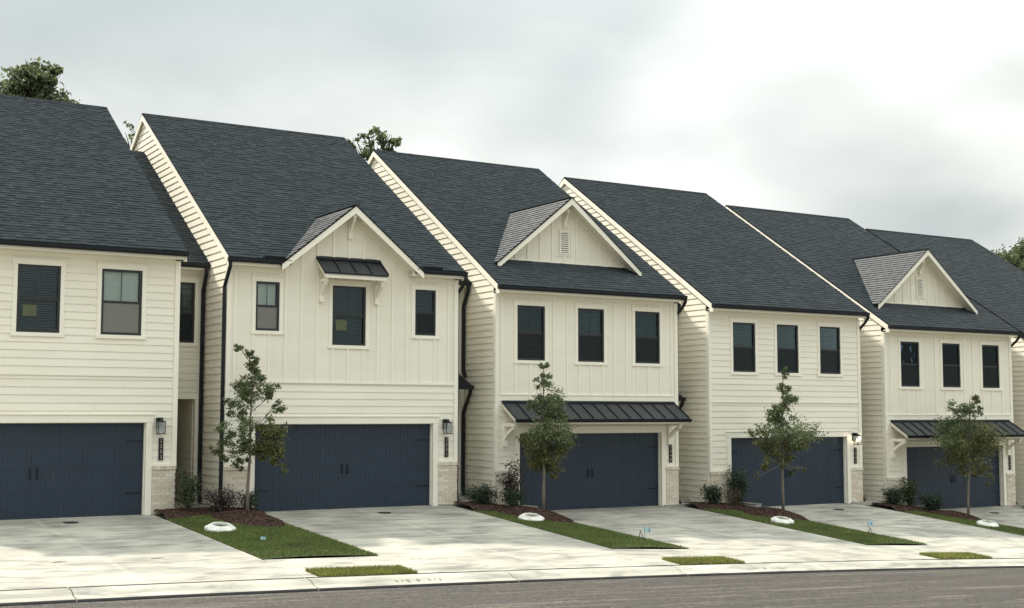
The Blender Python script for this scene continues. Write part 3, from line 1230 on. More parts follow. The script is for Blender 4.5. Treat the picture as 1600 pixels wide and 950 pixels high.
def battens_and_boards(parent, xs, x0, x1, z0, ztop, holes, seed, ztrue=None):
    """vertical boards with battens over their joints; ztop(x) gives the upper limit"""
    ed = [x0] + [q for q in xs if x0 + 0.05 < q < x1 - 0.05] + [x1]
    for a, b in zip(ed[:-1], ed[1:]):
        zt = max(ztop(a), ztop(b), ztop((a + b) / 2))
        for (p, q, c, d) in cells(a, b, z0, zt, holes):
            mm = M()
            if d >= zt - 1e-4:
                ap = [(x, ztop(x)) for x in (q, (p + q) / 2, p)]
                mm.prism([(p + 0.0005, c), (q - 0.0005, c)] + [(min(max(x, p + 0.0005), q - 0.0005), z) for x, z in ap], 'y', -0.012, 0.001)
            else:
                mm.box(p + 0.0005, q - 0.0005, -0.012, 0.001, c, d)
            mm.build('vertical_board', 'cream_paint', parent)
    for x in ed[1:-1]:
        a, b = x - 0.030, x + 0.030
        zt = min(ztop(a), ztop(b))
        z = z0
        runs = [(z0, zt)]
        for h in holes:
            if h[0] < b and h[1] > a:
                nr = []
                for (c, d) in runs:
                    if h[3] <= c or h[2] >= d:
                        nr.append((c, d))
                        continue
                    if h[2] - c > 0.04:
                        nr.append((c, h[2]))
                    if d - h[3] > 0.04:
                        nr.append((h[3], d))
                runs = nr
        for (c, d) in runs:
            box('batten', 'cream_trim', parent, a, b, -0.034, -0.010, c, d)


def downspout(parent, pts, w=0.075, d=0.06):
    return M().barpath(pts, w, d).build('downspout', 'black_metal', parent)


def gable_roof(parent, cx, hw, zap, yf, wall_y, seed, tip_drop=0.0):
    """front gable on the main roof: two slopes that die into it, barge boards and soffits"""
    sl = 0.815
    ztip = zap - sl * hw
    yb = lambda z: roof_y(z)
    g = empty('gable', (0, 0, 0), parent)
    for s in (-1, 1):
        tx = cx + s * hw
        top = [(tx, yf, ztip), (cx, yf, zap), (cx, yb(zap) + 0.25, zap), (tx, max(yb(ztip) + 0.25, yf + 0.05), ztip)]
        bot = [(x, y, z - 0.09) for x, y, z in top]
        M().hexa(bot + top).build('roof_slope', 'roof_deck', g)
        # shingles
        u = np.array((0, 1.0, 0))
        v = np.array((-s * 1.0, 0, sl))
        ln = np.linalg.norm(v)
        v = v / ln
        nrm = np.array((s * sl, 0, 1.0)) / ln
        O = np.array((tx, yf - 0.02, ztip)) - v * 0.03 + nrm * 0.002
        vmax = hw * ln + 0.02

        def spans(vv, ztip=ztip, v=v, yb=yb):
            z = ztip - v[2] * 0.03 + v[2] * vv
            return [(0.0, max(0.0, yb(z) + 0.06 - yf))]
        shingles(g, O, u, v, nrm, vmax, spans, seed + s)
        # barge board and soffit
        t = 0.205
        M().prism([(tx, ztip - 0.012), (cx, zap - 0.012), (cx, zap - 0.012 - t), (tx + s * 0.0, ztip - 0.012 - t * 0.86)], 'y', yf - 0.035, yf + 0.0).build('barge_board', 'cream_trim', g)
        M().prism([(tx, ztip - 0.004), (cx, zap - 0.004), (cx, zap - 0.03), (tx, ztip - 0.03)], 'y', yf - 0.05, yf - 0.036).build('drip_edge', 'roof_deck', g)
        sof = [(tx - s * 0.03, yf + 0.001, ztip - 0.092), (cx, yf + 0.001, zap - 0.092), (cx, wall_y - 0.001, zap - 0.092), (tx - s * 0.03, wall_y - 0.001, ztip - 0.092)]
        M().hexa([(x, y, z - 0.016) for x, y, z in sof] + sof).build('soffit', 'cream_trim', g)
        # frieze board against the wall below the slope
        q = 0.15
        M().prism([(tx - s * 0.18, ztip + 0.18 * sl - 0.11), (cx, zap - 0.11), (cx, zap - 0.11 - q), (tx - s * 0.18, ztip + 0.18 * sl - 0.11 - q * 0.9)], 'y', wall_y - 0.036, wall_y - 0.004).build('frieze', 'cream_trim', g)
    M().box(cx - 0.10, cx + 0.10, yf - 0.02, yb(zap) + 0.2, zap - 0.02, zap + 0.012).build('ridge_cap', 'shingle', g)
    return g


def house(h):
    W = WID[h]
    x0 = XL[h]
    root = empty('townhouse', (x0, FY, ZB[h]))
    tag(root, {
        1: 'nearest white townhouse, lap siding, two upper windows, cut by the left edge',
        2: 'white townhouse with pointed front gable and small black awning over its centre window',
        3: 'white townhouse with vented roof dormer and black garage awning behind the cone shaped tree',
        4: 'white lap sided townhouse with plain roof and a lit lantern beside its garage',
        5: 'far white townhouse with vented roof dormer and black awning, wide young tree before it',
        6: 'last townhouse of the row, only its dark roof and side wall showing'}[h], 'townhouse', 'white townhouses in the row')
    gl = XG[h] - x0
    # ---- windows and openings
    holes_core, holes_lap = [], []
    c, t = garage(root, gl)
    holes_core.append(c)
    holes_lap.append(t)
    zt, zb = 5.655, 4.14
    wins = []
    if h == 1:
        wins = [(2.69, 3.62, 4.15, 5.67, dict(blind='blind_grey', sticker=(2.83, 3.13, 4.52, 4.77), drop=0.98, screen=None)),
                (4.535, 5.465, 4.15, 5.67, dict(blind='blind_pale', screen='screen_pale', drop=0.98, tilt=1.25))]
    elif h == 2:
        wins = [(0.70, 1.31, 4.42, 5.63, dict(drop=0.95, blind='blind_pale', tilt=1.2, screen='screen_pale')), (2.73, 3.655, 4.12, 5.63, dict(sticker=(2.86, 3.16, 4.50, 4.76), screen=None)), (5.075, 5.685, 4.44, 5.645, dict(drop=0.55))]
    else:
        xs = {3: (0.675, 2.69, 4.70), 4: (0.94, 2.742, 4.58), 5: (0.758, 2.81, 4.863), 6: (0.94, 2.742, 4.58)}[h]
        for k, q in enumerate(xs):
            wins.append((q, q + 0.905, zb, zt, dict(drop=(0.98, 0.98, 0.98)[k], tilt=(0.45, 0.75, 0.6)[(k + h) % 3], blind='blind_grey' if (h, k) != (5, 0) else 'blind_pale')))
    for (a, b, c0, c1, kw) in wins:
        c, t = window(root, a, b, c0, c1, **kw)
        holes_core.append(c)
        holes_lap.append(t)
    # ---- core walls
    front_wall(root, 0.0, W, -0.4, EAVE_Z - 0.06, holes_core)
    side = [(0.0, -0.4), (DEPTH, -0.4), (DEPTH, EAVE_Z - 0.2), (RIDGE_Y, RIDGE_Z - 0.2), (0.0, EAVE_Z - 0.02)]
    sw = M().prism(side, 'x', 0.0, 0.14).build('side_wall', 'cream_paint', root)
    M().prism(side, 'x', W - 0.14, W).build('side_wall', 'cream_paint', root)
    box('rear_wall', 'cream_paint', root, 0.14, W - 0.14, DEPTH - 0.14, DEPTH, -0.4, EAVE_Z - 0.2)
    # room behind the panes
    rmx = M()
    rmx.add([(0.15, 0.15, 2.9), (W - 0.15, 0.15, 2.9), (W - 0.15, 3.4, 2.9), (0.15, 3.4, 2.9), (0.15, 0.15, 5.9), (W - 0.15, 0.15, 5.9), (W - 0.15, 3.4, 5.9), (0.15, 3.4, 5.9)],
            [(0, 1, 2, 3), (7, 6, 5, 4), (1, 5, 6, 2), (2, 6, 7, 3), (3, 7, 4, 0)])
    rmx.build('room', 'room_wall', root)
    # foundation strip
    box('foundation', 'grey_block', root, -0.012, 0.02, 0.02, 1.9, -0.5, 0.10)
    box('damp_course', 'foundation_coat', root, -0.020, 0.01, 0.03, 1.9, 0.10, 0.155)
    # ---- brick piers and corner boards
    if True:
        brick_pier(root, -0.012, gl - 0.158, -0.055, 0.02, 1.11, 100 + h)
        brick_pier(root, gl + 4.88 + 0.158, W + 0.012, -0.055, 0.10, 1.11, 200 + h)
    zlow = 1.115
    box('corner_board', 'cream_trim', root, -0.032, 0.075, -0.040, 0.0, zlow, 5.95)
    box('corner_board', 'cream_trim', root, -0.034, 0.0, 0.001, 0.095, 0.16, 5.95)
    box('corner_board', 'cream_trim', root, W - 0.085, W + 0.032, -0.040, 0.0, zlow, 5.95)
    fx0, fx1 = 0.077, W - 0.087
    if True:
        box('ledge', 'cream_trim', root, 0.076, gl - 0.158, -0.050, 0.0, zlow, zlow + 0.055)
        box('ledge', 'cream_trim', root, gl + 4.88 + 0.158, W - 0.086, -0.050, 0.0, zlow, zlow + 0.055)
    lap0 = zlow + 0.04
    # ---- cladding
    if h in (1, 4, 6):
        lap_rows(root, fx0, fx1, lap0, 3.20, holes_lap, seed=h)
        box('drip_strip', 'cream_trim', root, fx0, fx1, -0.040, 0.0, 3.195, 3.222)
        lap_rows(root, fx0, fx1, 3.224, 5.88, holes_lap, seed=10 + h)
        box('frieze_board', 'cream_trim', root, fx0, fx1, -0.036, 0.0, 5.875, 6.02)
    elif h in (3, 5):
        lap_rows(root, fx0, fx1, lap0, 2.86, holes_lap, seed=h)
        box('band_board', 'cream_trim', root, fx0 - 0.002, fx1 + 0.002, -0.044, 0.0, 3.02, 3.175)
        box('band_cap', 'cream_trim', root, fx0 - 0.002, fx1 + 0.002, -0.058, 0.0, 3.176, 3.198)
        box('band_board', 'cream_trim', root, fx0 - 0.002, fx1 + 0.002, -0.035, 0.0, 2.87, 3.018)
        loc = {3: [0.18, 0.64, 1.10, 1.50, 1.87, 2.33, 2.73, 3.14, 3.56, 3.96, 4.39, 4.78, 5.19, 5.61, 6.04],
               5: [0.30, 0.72, 1.07, 1.53, 1.99, 2.45, 2.93, 3.42, 3.91, 4.37, 4.88, 5.35, 5.90]}[h]
        battens_and_boards(root, loc, fx0, fx1, 3.199, lambda x: 5.88, holes_lap[1:], h)
        box('frieze_board', 'cream_trim', root, fx0, fx1, -0.038, 0.0, 5.875, 6.02)
        aw0, aw1 = {3: (0.20, 6.07), 5: (0.22, 6.15)}[h]
        sm = [aw0 + (aw1 - aw0) * k / 14 for k in range(1, 14)]
        awning(root, aw0, aw1, 3.0, 2.55, 0.74, sm)
        bracket(root, 0.27, 1.78, 2.42, 0.60)
        bracket(root, W - 0.32, 1.78, 2.42, 0.60)
    elif h == 2:
        lap_rows(root, fx0, fx1, lap0, 3.15, holes_lap, seed=h)
        box('band_board', 'cream_trim', root, fx0 - 0.002, fx1 + 0.002, -0.044, 0.0, 3.14, 3.19)
        cx, hw, zap = 3.17, 1.95, 7.67
        gz = lambda x: max(5.86, zap - 0.10 - 0.815 * abs(x - cx)) if abs(x - cx) < 1.9 else 5.86
        loc = [0.18, 0.64, 1.06, 1.48, 1.90, 2.32, 2.75, 3.17, 3.59, 4.0, 4.42, 4.84, 5.25, 5.67, 6.08]
        # gable wall carried up above the eaves
        M().prism([(cx - 1.85, 5.9), (cx + 1.85, 5.9), (cx + 1.85, 6.06), (cx, zap - 0.10), (cx - 1.85, 6.06)], 'y', 0.0, 0.14).build('gable_wall', 'cream_paint', root)
        battens_and_boards(root, loc, fx0, fx1, 3.191, gz, holes_lap[1:], h)
        gable_roof(root, cx, hw, zap, -0.40, 0.0, 70)
        box('frieze_board', 'cream_trim', root, fx0, 1.30, -0.038, 0.0, 5.85, 6.02)
        box('frieze_board', 'cream_trim', root, 5.06, fx1, -0.038, 0.0, 5.85, 6.02)
        bracket(root, cx + 0.01, 6.84, 7.44, 0.36, 0.11, -0.004)
        awning(root, 2.30, 4.03, 6.31, 5.93, 0.50, [2.30 + 1.73 * k / 4 for k in (1, 2, 3)], gutter=False)
        bracket(root, 2.41, 5.19, 5.78, 0.40, 0.11)
        bracket(root, 3.94, 5.19, 5.78, 0.40, 0.11)
    # side cladding (the wall facing the camera's side)
    dz = ZB[h - 1] - ZB[h] if h > 1 else 0.0
    side_rows(root, 0.096, 0.155, RIDGE_Z - 0.2, lambda z: 1.78 if h > 1 and z < 5.9 + dz else DEPTH - 0.1)
    # ---- main roof
    xa, xb = -0.10, W + 0.08
    if h == 2:
        pieces = [(xa, 1.42, EAVE_Y), (1.42, 4.92, 0.02), (4.92, xb, EAVE_Y)]
    else:
        pieces = [(xa, xb, EAVE_Y)]
    rf = empty('roof', (0, 0, 0), root)
    for (p, q, ys) in pieces:
        zs = roof_z(ys)
        M().prism([(ys, zs), (RIDGE_Y, RIDGE_Z), (RIDGE_Y, RIDGE_Z - 0.11), (ys, zs - 0.09)], 'x', p, q).build('roof_slope', 'roof_deck', rf)
    M().prism([(RIDGE_Y, RIDGE_Z), (2 * RIDGE_Y - EAVE_Y, EAVE_Z), (2 * RIDGE_Y - EAVE_Y, EAVE_Z - 0.10), (RIDGE_Y, RIDGE_Z - 0.11)], 'x', xa, xb).build('roof_slope', 'shingle', rf)
    ln = math.hypot(1, SL)
    vmax = (RIDGE_Y - EAVE_Y) * ln + 0.02

    def spans(v):
        y = EAVE_Y - 0.03 + v / ln
        w_ = xb - xa
        if h == 2:
            # hole where the front gable stands in front of the eaves
            zz = roof_z(y)
            half = 1.95 - (zz - 6.08) / 0.815
            if y < 0.02 or half > 0.1:
                half = max(min(half, 1.75), 0.1)
                return [(0, 3.17 - half + 0.03 - xa), (3.17 + half - 0.03 - xa, w_)]
        return [(0, w_)]
    shingles(rf, (xa, EAVE_Y - 0.03, EAVE_Z - 0.017), (1, 0, 0), (0, 1 / ln, SL / ln), (0, -SL / ln, 1 / ln), vmax, spans, 500 + h)
    M().prism([(RIDGE_Y - 0.16, RIDGE_Z - 0.085), (RIDGE_Y, RIDGE_Z + 0.022), (RIDGE_Y + 0.16, RIDGE_Z - 0.085)], 'x', xa, xb).build('ridge_cap', 'roof_deck', rf)
    # rake boards, soffits
    for (p, q, inner) in ((xa, xa + 0.032, 1), (xb - 0.032, xb, -1)):
        for m_ in (0, 1):
            f = (lambda y: y) if m_ == 0 else (lambda y: 2 * RIDGE_Y - y)
            poly = [(f(EAVE_Y), EAVE_Z - 0.035), (f(RIDGE_Y), RIDGE_Z - 0.035), (f(RIDGE_Y), RIDGE_Z - 0.035 - 0.17), (f(EAVE_Y + 0.16), EAVE_Z - 0.035 - 0.08), (f(EAVE_Y + 0.14), EAVE_Z - 0.24), (f(EAVE_Y), EAVE_Z - 0.24)]
            M().prism(poly, 'x', p - (0.004 if inner == 1 else 0), q + (0.004 if inner == -1 else 0)).build('rake_board', 'cream_trim' if h < 6 else 'roof_deck', rf)
            poly = [(f(EAVE_Y + 0.02), EAVE_Z - 0.10), (f(RIDGE_Y), RIDGE_Z - 0.118), (f(RIDGE_Y), RIDGE_Z - 0.14), (f(EAVE_Y + 0.02), EAVE_Z - 0.125)]
            u0, u1 = (p + 0.034, -0.001) if inner == 1 else (W + 0.001, q - 0.034)
            M().prism(poly, 'x', u0, u1).build('rake_soffit', 'cream_trim', rf)
    # eaves: fascia, soffit, gutter
    for k, (p, q, ys) in enumerate([pc_ for pc_ in pieces if pc_[2] == EAVE_Y]):
        p2 = p + 0.036 if k == 0 else p
        q2 = q - 0.036 if q > W else q
        if h == 2 and k == 0:
            q2 = 1.45
        if h == 2 and k == 1:
            p2 = 4.85
        box('fascia', 'cream_trim', rf, p2, q2, -0.32, -0.29, 5.965, 6.09)
        box('soffit', 'cream_trim', rf, p2, q2, -0.29, -0.042, 5.985, 6.01)
        M().prism([(-0.322, 6.145), (-0.322, 6.035), (-0.40, 6.03), (-0.425, 6.075), (-0.43, 6.125), (-0.445, 6.145)], 'x', p - (0.04 if p < 0 else 0.0), (q2 if q < W else q) + (0.03 if q > W else 0.0)).build('gutter', 'black_metal', rf)
    if h == 2:
        box('valley_flashing', 'roof_deck', rf, 0.76, 1.30, -0.43, -0.20, 6.15, 6.225)
        box('valley_flashing', 'roof_deck', rf, 5.12, 5.68, -0.43, -0.20, 6.15, 6.225)
        downspout(root, [(-0.08, -0.36, 6.06), (-0.08, -0.355, 5.92), (-0.085, -0.20, 5.72), (-0.085, 0.02, 5.45), (-0.085, 0.03, 0.25), (-0.085, -0.10, 0.10)])
    if h >= 3 or h == 2:
        downspout(root, [(W + 0.08, -0.375, 6.04), (W + 0.08, -0.36, 5.96), (W + 0.08, -0.20, 5.80), (W + 0.06, 0.02, 5.62), (W + 0.06, 0.06, 5.45), (W + 0.06, 0.07, 0.2), (W + 0.06, -0.06, 0.05)])
    # roof dormer
    if h in (3, 5):
        cx = {3: 2.95, 5: 3.0}[h]
        zap, hw, wy, yf = {3: 8.95, 5: 9.0}[h], 2.50, 1.07, 0.66
        zr = roof_z(wy) - 0.05
        hb = (zap - 0.09 - zr) / 0.815
        dw = M().prism([(cx - hb, zr), (cx + hb, zr), (cx, zap - 0.09)], 'y', wy, wy + 0.12).build('dormer_wall', 'cream_paint', root)
        gz = lambda x: zap - 0.10 - 0.815 * abs(x - cx)
        zb0 = roof_z(wy) - 0.02
        hb2 = (zap - 0.10 - zb0) / 0.815
        st = [cx - 2.10 + 0.42 * k for k in range(11)]
        bx = [q for q in st if abs(q - cx) < hb2 - 0.05]
        vx0, vx1, vz0, vz1 = cx - 0.13, cx + 0.13, 7.36, 7.97
        hole = [(vx0 - 0.10, vx1 + 0.10, vz0 - 0.10, vz1 + 0.10)]
        ed = [cx - hb2] + bx + [cx + hb2]
        for a, b in zip(ed[:-1], ed[1:]):
            ztp = max(gz(a), gz(b), gz((a + b) / 2))
            for (p, q, c_, d_) in cells(a, b, zb0, ztp, hole):
                mm = M()
                if d_ >= ztp - 1e-4:
                    mm.prism([(p, c_), (q, c_), (q, max(gz(q), c_ + 0.001)), ((p + q) / 2, max(gz((p + q) / 2), c_ + 0.001)), (p, max(gz(p), c_ + 0.001))], 'y', wy - 0.012, wy + 0.001)
                else:
                    mm.box(p, q, wy - 0.012, wy + 0.001, c_, d_)
                mm.build('vertical_board', 'cream_paint', dw)
        for x in bx:
            top = gz(x) - 0.10
            runs = [(zb0, top)]
            if hole[0][0] < x < hole[0][1]:
                runs = [(zb0, vz0 - 0.10), (vz1 + 0.10, top)]
            for c_, d_ in runs:
                if d_ - c_ > 0.05:
                    box('batten', 'cream_trim', dw, x - 0.03, x + 0.03, wy - 0.034, wy - 0.010, c_, d_)
        gable_roof(root, cx, hw, zap, yf, wy, 80 + h)
        box('base_trim', 'cream_trim', dw, cx - hb2 + 0.10, cx + hb2 - 0.10, wy - 0.040, wy, zb0 - 0.02, zb0 + 0.05)
        bracket(root, cx, 8.14, 8.62, 0.26, 0.11, wy)
        v = M()
        v.box(vx0 - 0.05, vx0, wy - 0.045, wy, vz0 - 0.05, vz1 + 0.05)
        v.box(vx1, vx1 + 0.05, wy - 0.045, wy, vz0 - 0.05, vz1 + 0.05)
        v.box(vx0, vx1, wy - 0.045, wy, vz1, vz1 + 0.05)
        v.box(vx0, vx1, wy - 0.045, wy, vz0 - 0.05, vz0)
        vent = v.build('vent', 'cream_trim', root)
        box('mount', 'cream_trim', vent, vx0 - 0.10, vx1 + 0.10, wy - 0.028, wy, vz0 - 0.10, vz0 - 0.052)
        z = vz0 + 0.02
        while z < vz1 - 0.03:
            M().prism([(wy - 0.036, z), (wy - 0.004, z + 0.045), (wy - 0.004, z + 0.054), (wy - 0.036, z + 0.010)], 'x', vx0, vx1).build('louvre', 'cream_trim', vent)
            z += 0.062
        box('backing', 'room_wall', vent, vx0, vx1, wy - 0.0125, wy + 0.001, vz0, vz1)
    # ---- recessed link to the next house, on the right
    if h < 6:
        gw = XL[h + 1] - x0 - W
        ry = 1.72
        a, b = W + 0.005, W + gw - 0.03
        if h == 1:
            wn = (W + 0.28, W + 0.94, 4.11, 5.63)
            op = (W + 0.10, W + 1.0, -0.3, 2.70)
            ch, th = window(root, *wn, y=ry, muntin=False, drop=0.98, blind='blind_grey')
            hc, hl = [ch, op], [th, (op[0] - 0.10, op[1] + 0.16, op[2], op[3] + 0.17)]
        else:
            op = (W + 0.06, W + 0.72, -0.3, 2.45)
            hc, hl = [op], [(op[0] - 0.06, op[1] + 0.12, op[2], op[3] + 0.14)]
        lk = front_wall(root, a, b, -0.3, 6.0, hc, ry, ry + 0.12, name='link_wall')
        lap_rows(lk, a + 0.01, b - 0.002, 0.15, 5.86, hl, y=ry, seed=40 + h)
        box('frieze_board', 'cream_trim', lk, a, b, ry - 0.036, ry, 5.862, 5.98)
        # porch recess
        box('casing', 'cream_trim', lk, op[1] + 0.002, op[1] + (0.15 if h == 1 else 0.11), ry - 0.036, ry, 0.02, op[3])
        box('casing', 'cream_trim', lk, op[0] - 0.05, op[1] + (0.16 if h == 1 else 0.12), ry - 0.038, ry, op[3] + 0.001, op[3] + 0.15)
        pr = M()
        pr.box(op[0] - 0.06, op[0] - 0.001, ry + 0.12, ry + 1.5, -0.3, op[3])
        pr.box(op[1] + 0.001, op[1] + 0.06, ry + 0.12, ry + 1.5, -0.3, op[3])
        pr.box(op[0], op[1], ry + 1.44, ry + 1.5, -0.3, op[3])
        pr.box(op[0] - 0.06, op[1] + 0.06, ry + 0.12, ry + 1.5, op[3], op[3] + 0.06)
        pc2 = pr.build('porch', 'cream_paint', lk)
        z = 0.15
        while z < op[3] - 0.1:
            M().prism([(op[1] + 0.001, z), (op[1] - 0.024, z), (op[1] - 0.008, z + LAPH), (op[1] + 0.001, z + LAPH)], 'y', ry + 0.125, ry + 1.43).build('clapboard', 'cream_paint', pc2)
            z += EXPO
        box('entry_door', 'navy_paint', pc2, op[0] + 0.05, op[1] - 0.06, ry + 1.39, ry + 1.44, 0.05, 2.1)
        # link roof
        ez, ey = 6.11, ry - 0.35
        lr = empty('link_roof', (0, 0, 0), root)
        ridge_y = RIDGE_Y
        rz = ez + 0.625 * (ridge_y - ey)
        M().prism([(ey, ez), (ridge_y, rz), (ridge_y, rz - 0.1), (ey, ez - 0.08)], 'x', W + 0.002, W + gw - 0.028).build('roof_slope', 'roof_deck', lr)
        M().prism([(ridge_y, rz), (2 * ridge_y - ey, ez), (2 * ridge_y - ey, ez - 0.1), (ridge_y, rz - 0.1)], 'x', W + 0.002, W + gw - 0.028).build('roof_slope', 'shingle', lr)
        l2 = math.hypot(1, 0.625)
        shingles(lr, (W + 0.003, ey - 0.03, ez - 0.017), (1, 0, 0), (0, 1 / l2, 0.625 / l2), (0, -0.625 / l2, 1 / l2), (ridge_y - ey) * l2, lambda v: [(0, gw - 0.035)], 900 + h)
        box('fascia', 'cream_trim', lr, W + 0.004, W + gw - 0.03, ey + 0.02, ey + 0.05, 5.93, 6.04)
        box('soffit', 'cream_trim', lr, W + 0.004, W + gw - 0.03, ey + 0.05, ry - 0.04, 5.95, 5.975)
        M().prism([(ey + 0.018, 6.095), (ey + 0.018, 5.985), (ey - 0.06, 5.98), (ey - 0.085, 6.025), (ey - 0.10, 6.095)], 'x', W + 0.004, W + gw - 0.03).build('gutter', 'black_metal', lr)
        xd = W + gw - 0.09
        if h == 1:
            downspout(lr, [(xd - 0.02, ey - 0.04, 5.99), (xd - 0.02, ey - 0.03, 5.86), (xd - 0.01, ry - 0.22, 5.62), (xd, ry - 0.08, 5.40), (xd, ry - 0.075, 0.35), (xd, ry - 0.16, 0.14)], 0.085, 0.065)
        else:
            downspout(lr, [(xd - 0.02, ey - 0.04, 5.99), (xd - 0.02, ey - 0.03, 5.86), (xd - 0.01, ry - 0.22, 5.62), (xd, ry - 0.08, 5.40), (xd, ry - 0.075, 3.6), (xd, ry - 0.20, 3.42)], 0.085, 0.065)
            # small black porch roof over the entry
            po = empty('porch_roof', (0, 0, 0), root)
            p0, p1 = W + 0.01, W + gw - 0.30
            top, bot, yo = 3.70, 3.16, ry - 0.72
            M().hexa([(p0, yo, bot - 0.02), (p1 + 0.14, yo, bot - 0.02), (p1 + 0.14, ry - 0.001, bot - 0.02), (p0, ry - 0.001, bot - 0.02),
                      (p0, yo, bot), (p1 + 0.14, yo, bot), (p1 - 0.16, ry - 0.001, top), (p0, ry - 0.001, top)]).build('metal_panel', 'black_metal', po)
            box('gutter', 'black_metal', po, p0, p1 + 0.16, yo - 0.07, yo + 0.02, bot - 0.10, bot + 0.01)
            box('soffit', 'cream_trim', po, p0, p1 + 0.12, yo + 0.025, ry - 0.002, bot - 0.05, bot - 0.022)
            downspout(po, [(xd - 0.12, yo + 0.01, bot - 0.09), (xd - 0.10, yo + 0.06, bot - 0.2), (xd, ry - 0.22, bot - 0.55), (xd, ry - 0.09, bot - 0.75), (xd, ry - 0.085, 0.35), (xd, ry - 0.16, 0.12)], 0.085, 0.065)
    return root


for h in range(1, 7):
    house(h)

# ------------------------------------------------------------------ wall lanterns and number plaques


def lantern(x, h, label, lit=False):
    root = empty('wall_lantern', (x, FY - 0.03, ZB[h] + 1.86))
    tag(root, label, 'wall lantern', 'black wall lanterns beside the garages')
    M().box(-0.075, 0.075, -0.03, 0.0, 0.13, 0.38).build('back_plate', 'black_metal', root)
    mm = M()
    mm.box(-0.065, 0.065, -0.10, -0.03, 0.30, 0.385)
    mm.prism([(-0.10, 0.385), (-0.24, 0.315), (-0.24, 0.30), (-0.10, 0.30)], 'x', -0.03, 0.03)
    mm.build('arm', 'black_metal', root)
    y0, y1 = -0.245, -0.065
    fr = M()
    fr.box(-0.095, 0.095, y0 - 0.005, y1 + 0.005, 0.285, 0.305)
    fr.box(-0.088, 0.088, y0, y1, 0.0, 0.018)
    for sx in (-0.088, 0.076):
        for sy in (y0, y1 - 0.012):
            fr.box(sx, sx + 0.012, sy, sy + 0.012, 0.018, 0.285)
    fr.build('frame', 'black_metal', root)
    g = M()
    g.box(-0.082, 0.082, y0 + 0.004, y0 + 0.007, 0.018, 0.285)
    g.box(-0.084, -0.081, y0 + 0.012, y1 - 0.012, 0.018, 0.285)
    g.box(0.081, 0.084, y0 + 0.012, y1 - 0.012, 0.018, 0.285)
    g.build('glass', 'lamp_glass', root)
    yc = (y0 + y1) / 2
    b = M().tube([(0, yc, 0.10), (0, yc, 0.13), (0, yc, 0.17), (0, yc, 0.20)], [0.012, 0.030, 0.034, 0.016], 8)
    b.build('bulb', 'lamp_glow' if lit else 'lamp_glass', root, smooth=True)
    M().tube([(0, yc, 0.018), (0, yc, 0.10)], 0.014, 8).build('socket', 'cream_trim', root)
    if lit:
        ld = bpy.data.lights.new('bulb_light', 'POINT')
        ld.energy = 2.5
        ld.color = (1.0, 0.85, 0.62)
        ld.shadow_soft_size = 0.03
        lo = bpy.data.objects.new('bulb_light', ld)
        COL.objects.link(lo)
        lo.parent = root
        lo.location = (0, yc - 0.05, 0.23)


lantern(8.765, 1, 'black wall lantern on the nearest house, above the 2253 plaque')
lantern(16.36, 2, 'black wall lantern right of the garage on the gabled house')
lantern(31.42, 4, 'wall lantern with its bulb lit beside the plain roofed house', True)


def to_mesh(o):
    """turn a text object into a mesh object of the same name and place"""
    name, par, loc, rot = o.name, o.parent, o.location.copy(), o.rotation_euler.copy()
    bpy.context.view_layer.update()
    me = bpy.data.meshes.new_from_object(o.evaluated_get(bpy.context.evaluated_depsgraph_get()))
    cu = o.data
    bpy.data.objects.remove(o)
    bpy.data.curves.remove(cu)
    n = link(name, me, par, loc)
    n.rotation_euler = rot
    return n


def plaque(x, h, text, label, z0=1.25, z1=1.77):
    root = empty('number_plaque', (x, FY - 0.032, ZB[h] + z0))
    tag(root, label, 'number plaque', 'vertical house number plaques')
    hh = z1 - z0
    M().box(-0.055, 0.055, -0.012, 0.0, 0, hh).build('board', 'black_metal', root)
    n = len(text)
    for i, ch in enumerate(text):
        cu = bpy.data.curves.new('digit', 'FONT')
        cu.body = ch
        cu.size = 0.125
        cu.extrude = 0.003
        cu.align_x = 'CENTER'
        cu.align_y = 'CENTER'
        cu.materials.append(MATS['brass_number'])
        o = bpy.data.objects.new('digit', cu)
        COL.objects.link(o)
        o.parent = root
        o.location = (0, -0.016, hh - hh * (i + 0.5) / n)
        o.rotation_euler = (math.pi / 2, 0, 0)
        to_mesh(o)


plaque(8.82, 1, '2253', 'black house number plaque reading 2253, below the nearest lantern')
plaque(16.405, 2, '2251', 'black house number plaque below the lantern of the gabled house')
plaque(23.89, 3, '2249', 'black house number plaque under the bracket of the nearer long awning')
plaque(31.47, 4, '2247', 'black house number plaque below the lit lantern')
plaque(39.10, 5, '2245', 'black house number plaque under the farther long awning')

# ------------------------------------------------------------------ small things on the ground


def tri_ring(x, y, h, label, r=0.50):
    z = lawn_z(h, x, y)
    root = empty('concrete_collar', (x, y, z + 0.02))
    root.rotation_euler = (math.radians(10), 0, 0)
    tag(root, label, 'concrete collar', 'white concrete collars in the lawns')
    n = 8
    mm = M()
    prof_ = [(r, -0.03), (r, 0.045), (r * 0.95, 0.062), (r * 0.66, 0.115), (r * 0.60, 0.118), (r * 0.56, 0.10), (r * 0.53, -0.02)]
    for i in range(n):
        a = 2 * math.pi * (i + 0.5) / n
        mm.v.extend((p[0] * math.cos(a), p[0] * math.sin(a), p[1]) for p in prof_)
    k = len(prof_)
    for i in range(n):
        j = (i + 1) % n
        for q in range(k - 1):
            mm.f.append((i * k + q, j * k + q, j * k + q + 1, i * k + q + 1))
    mm.build('ring', 'ring_white', root)
    M().tube([(0, 0, 0.0), (0, 0, 0.06)], r * 0.51, 16).build('lid', 'lawn_soil', root)


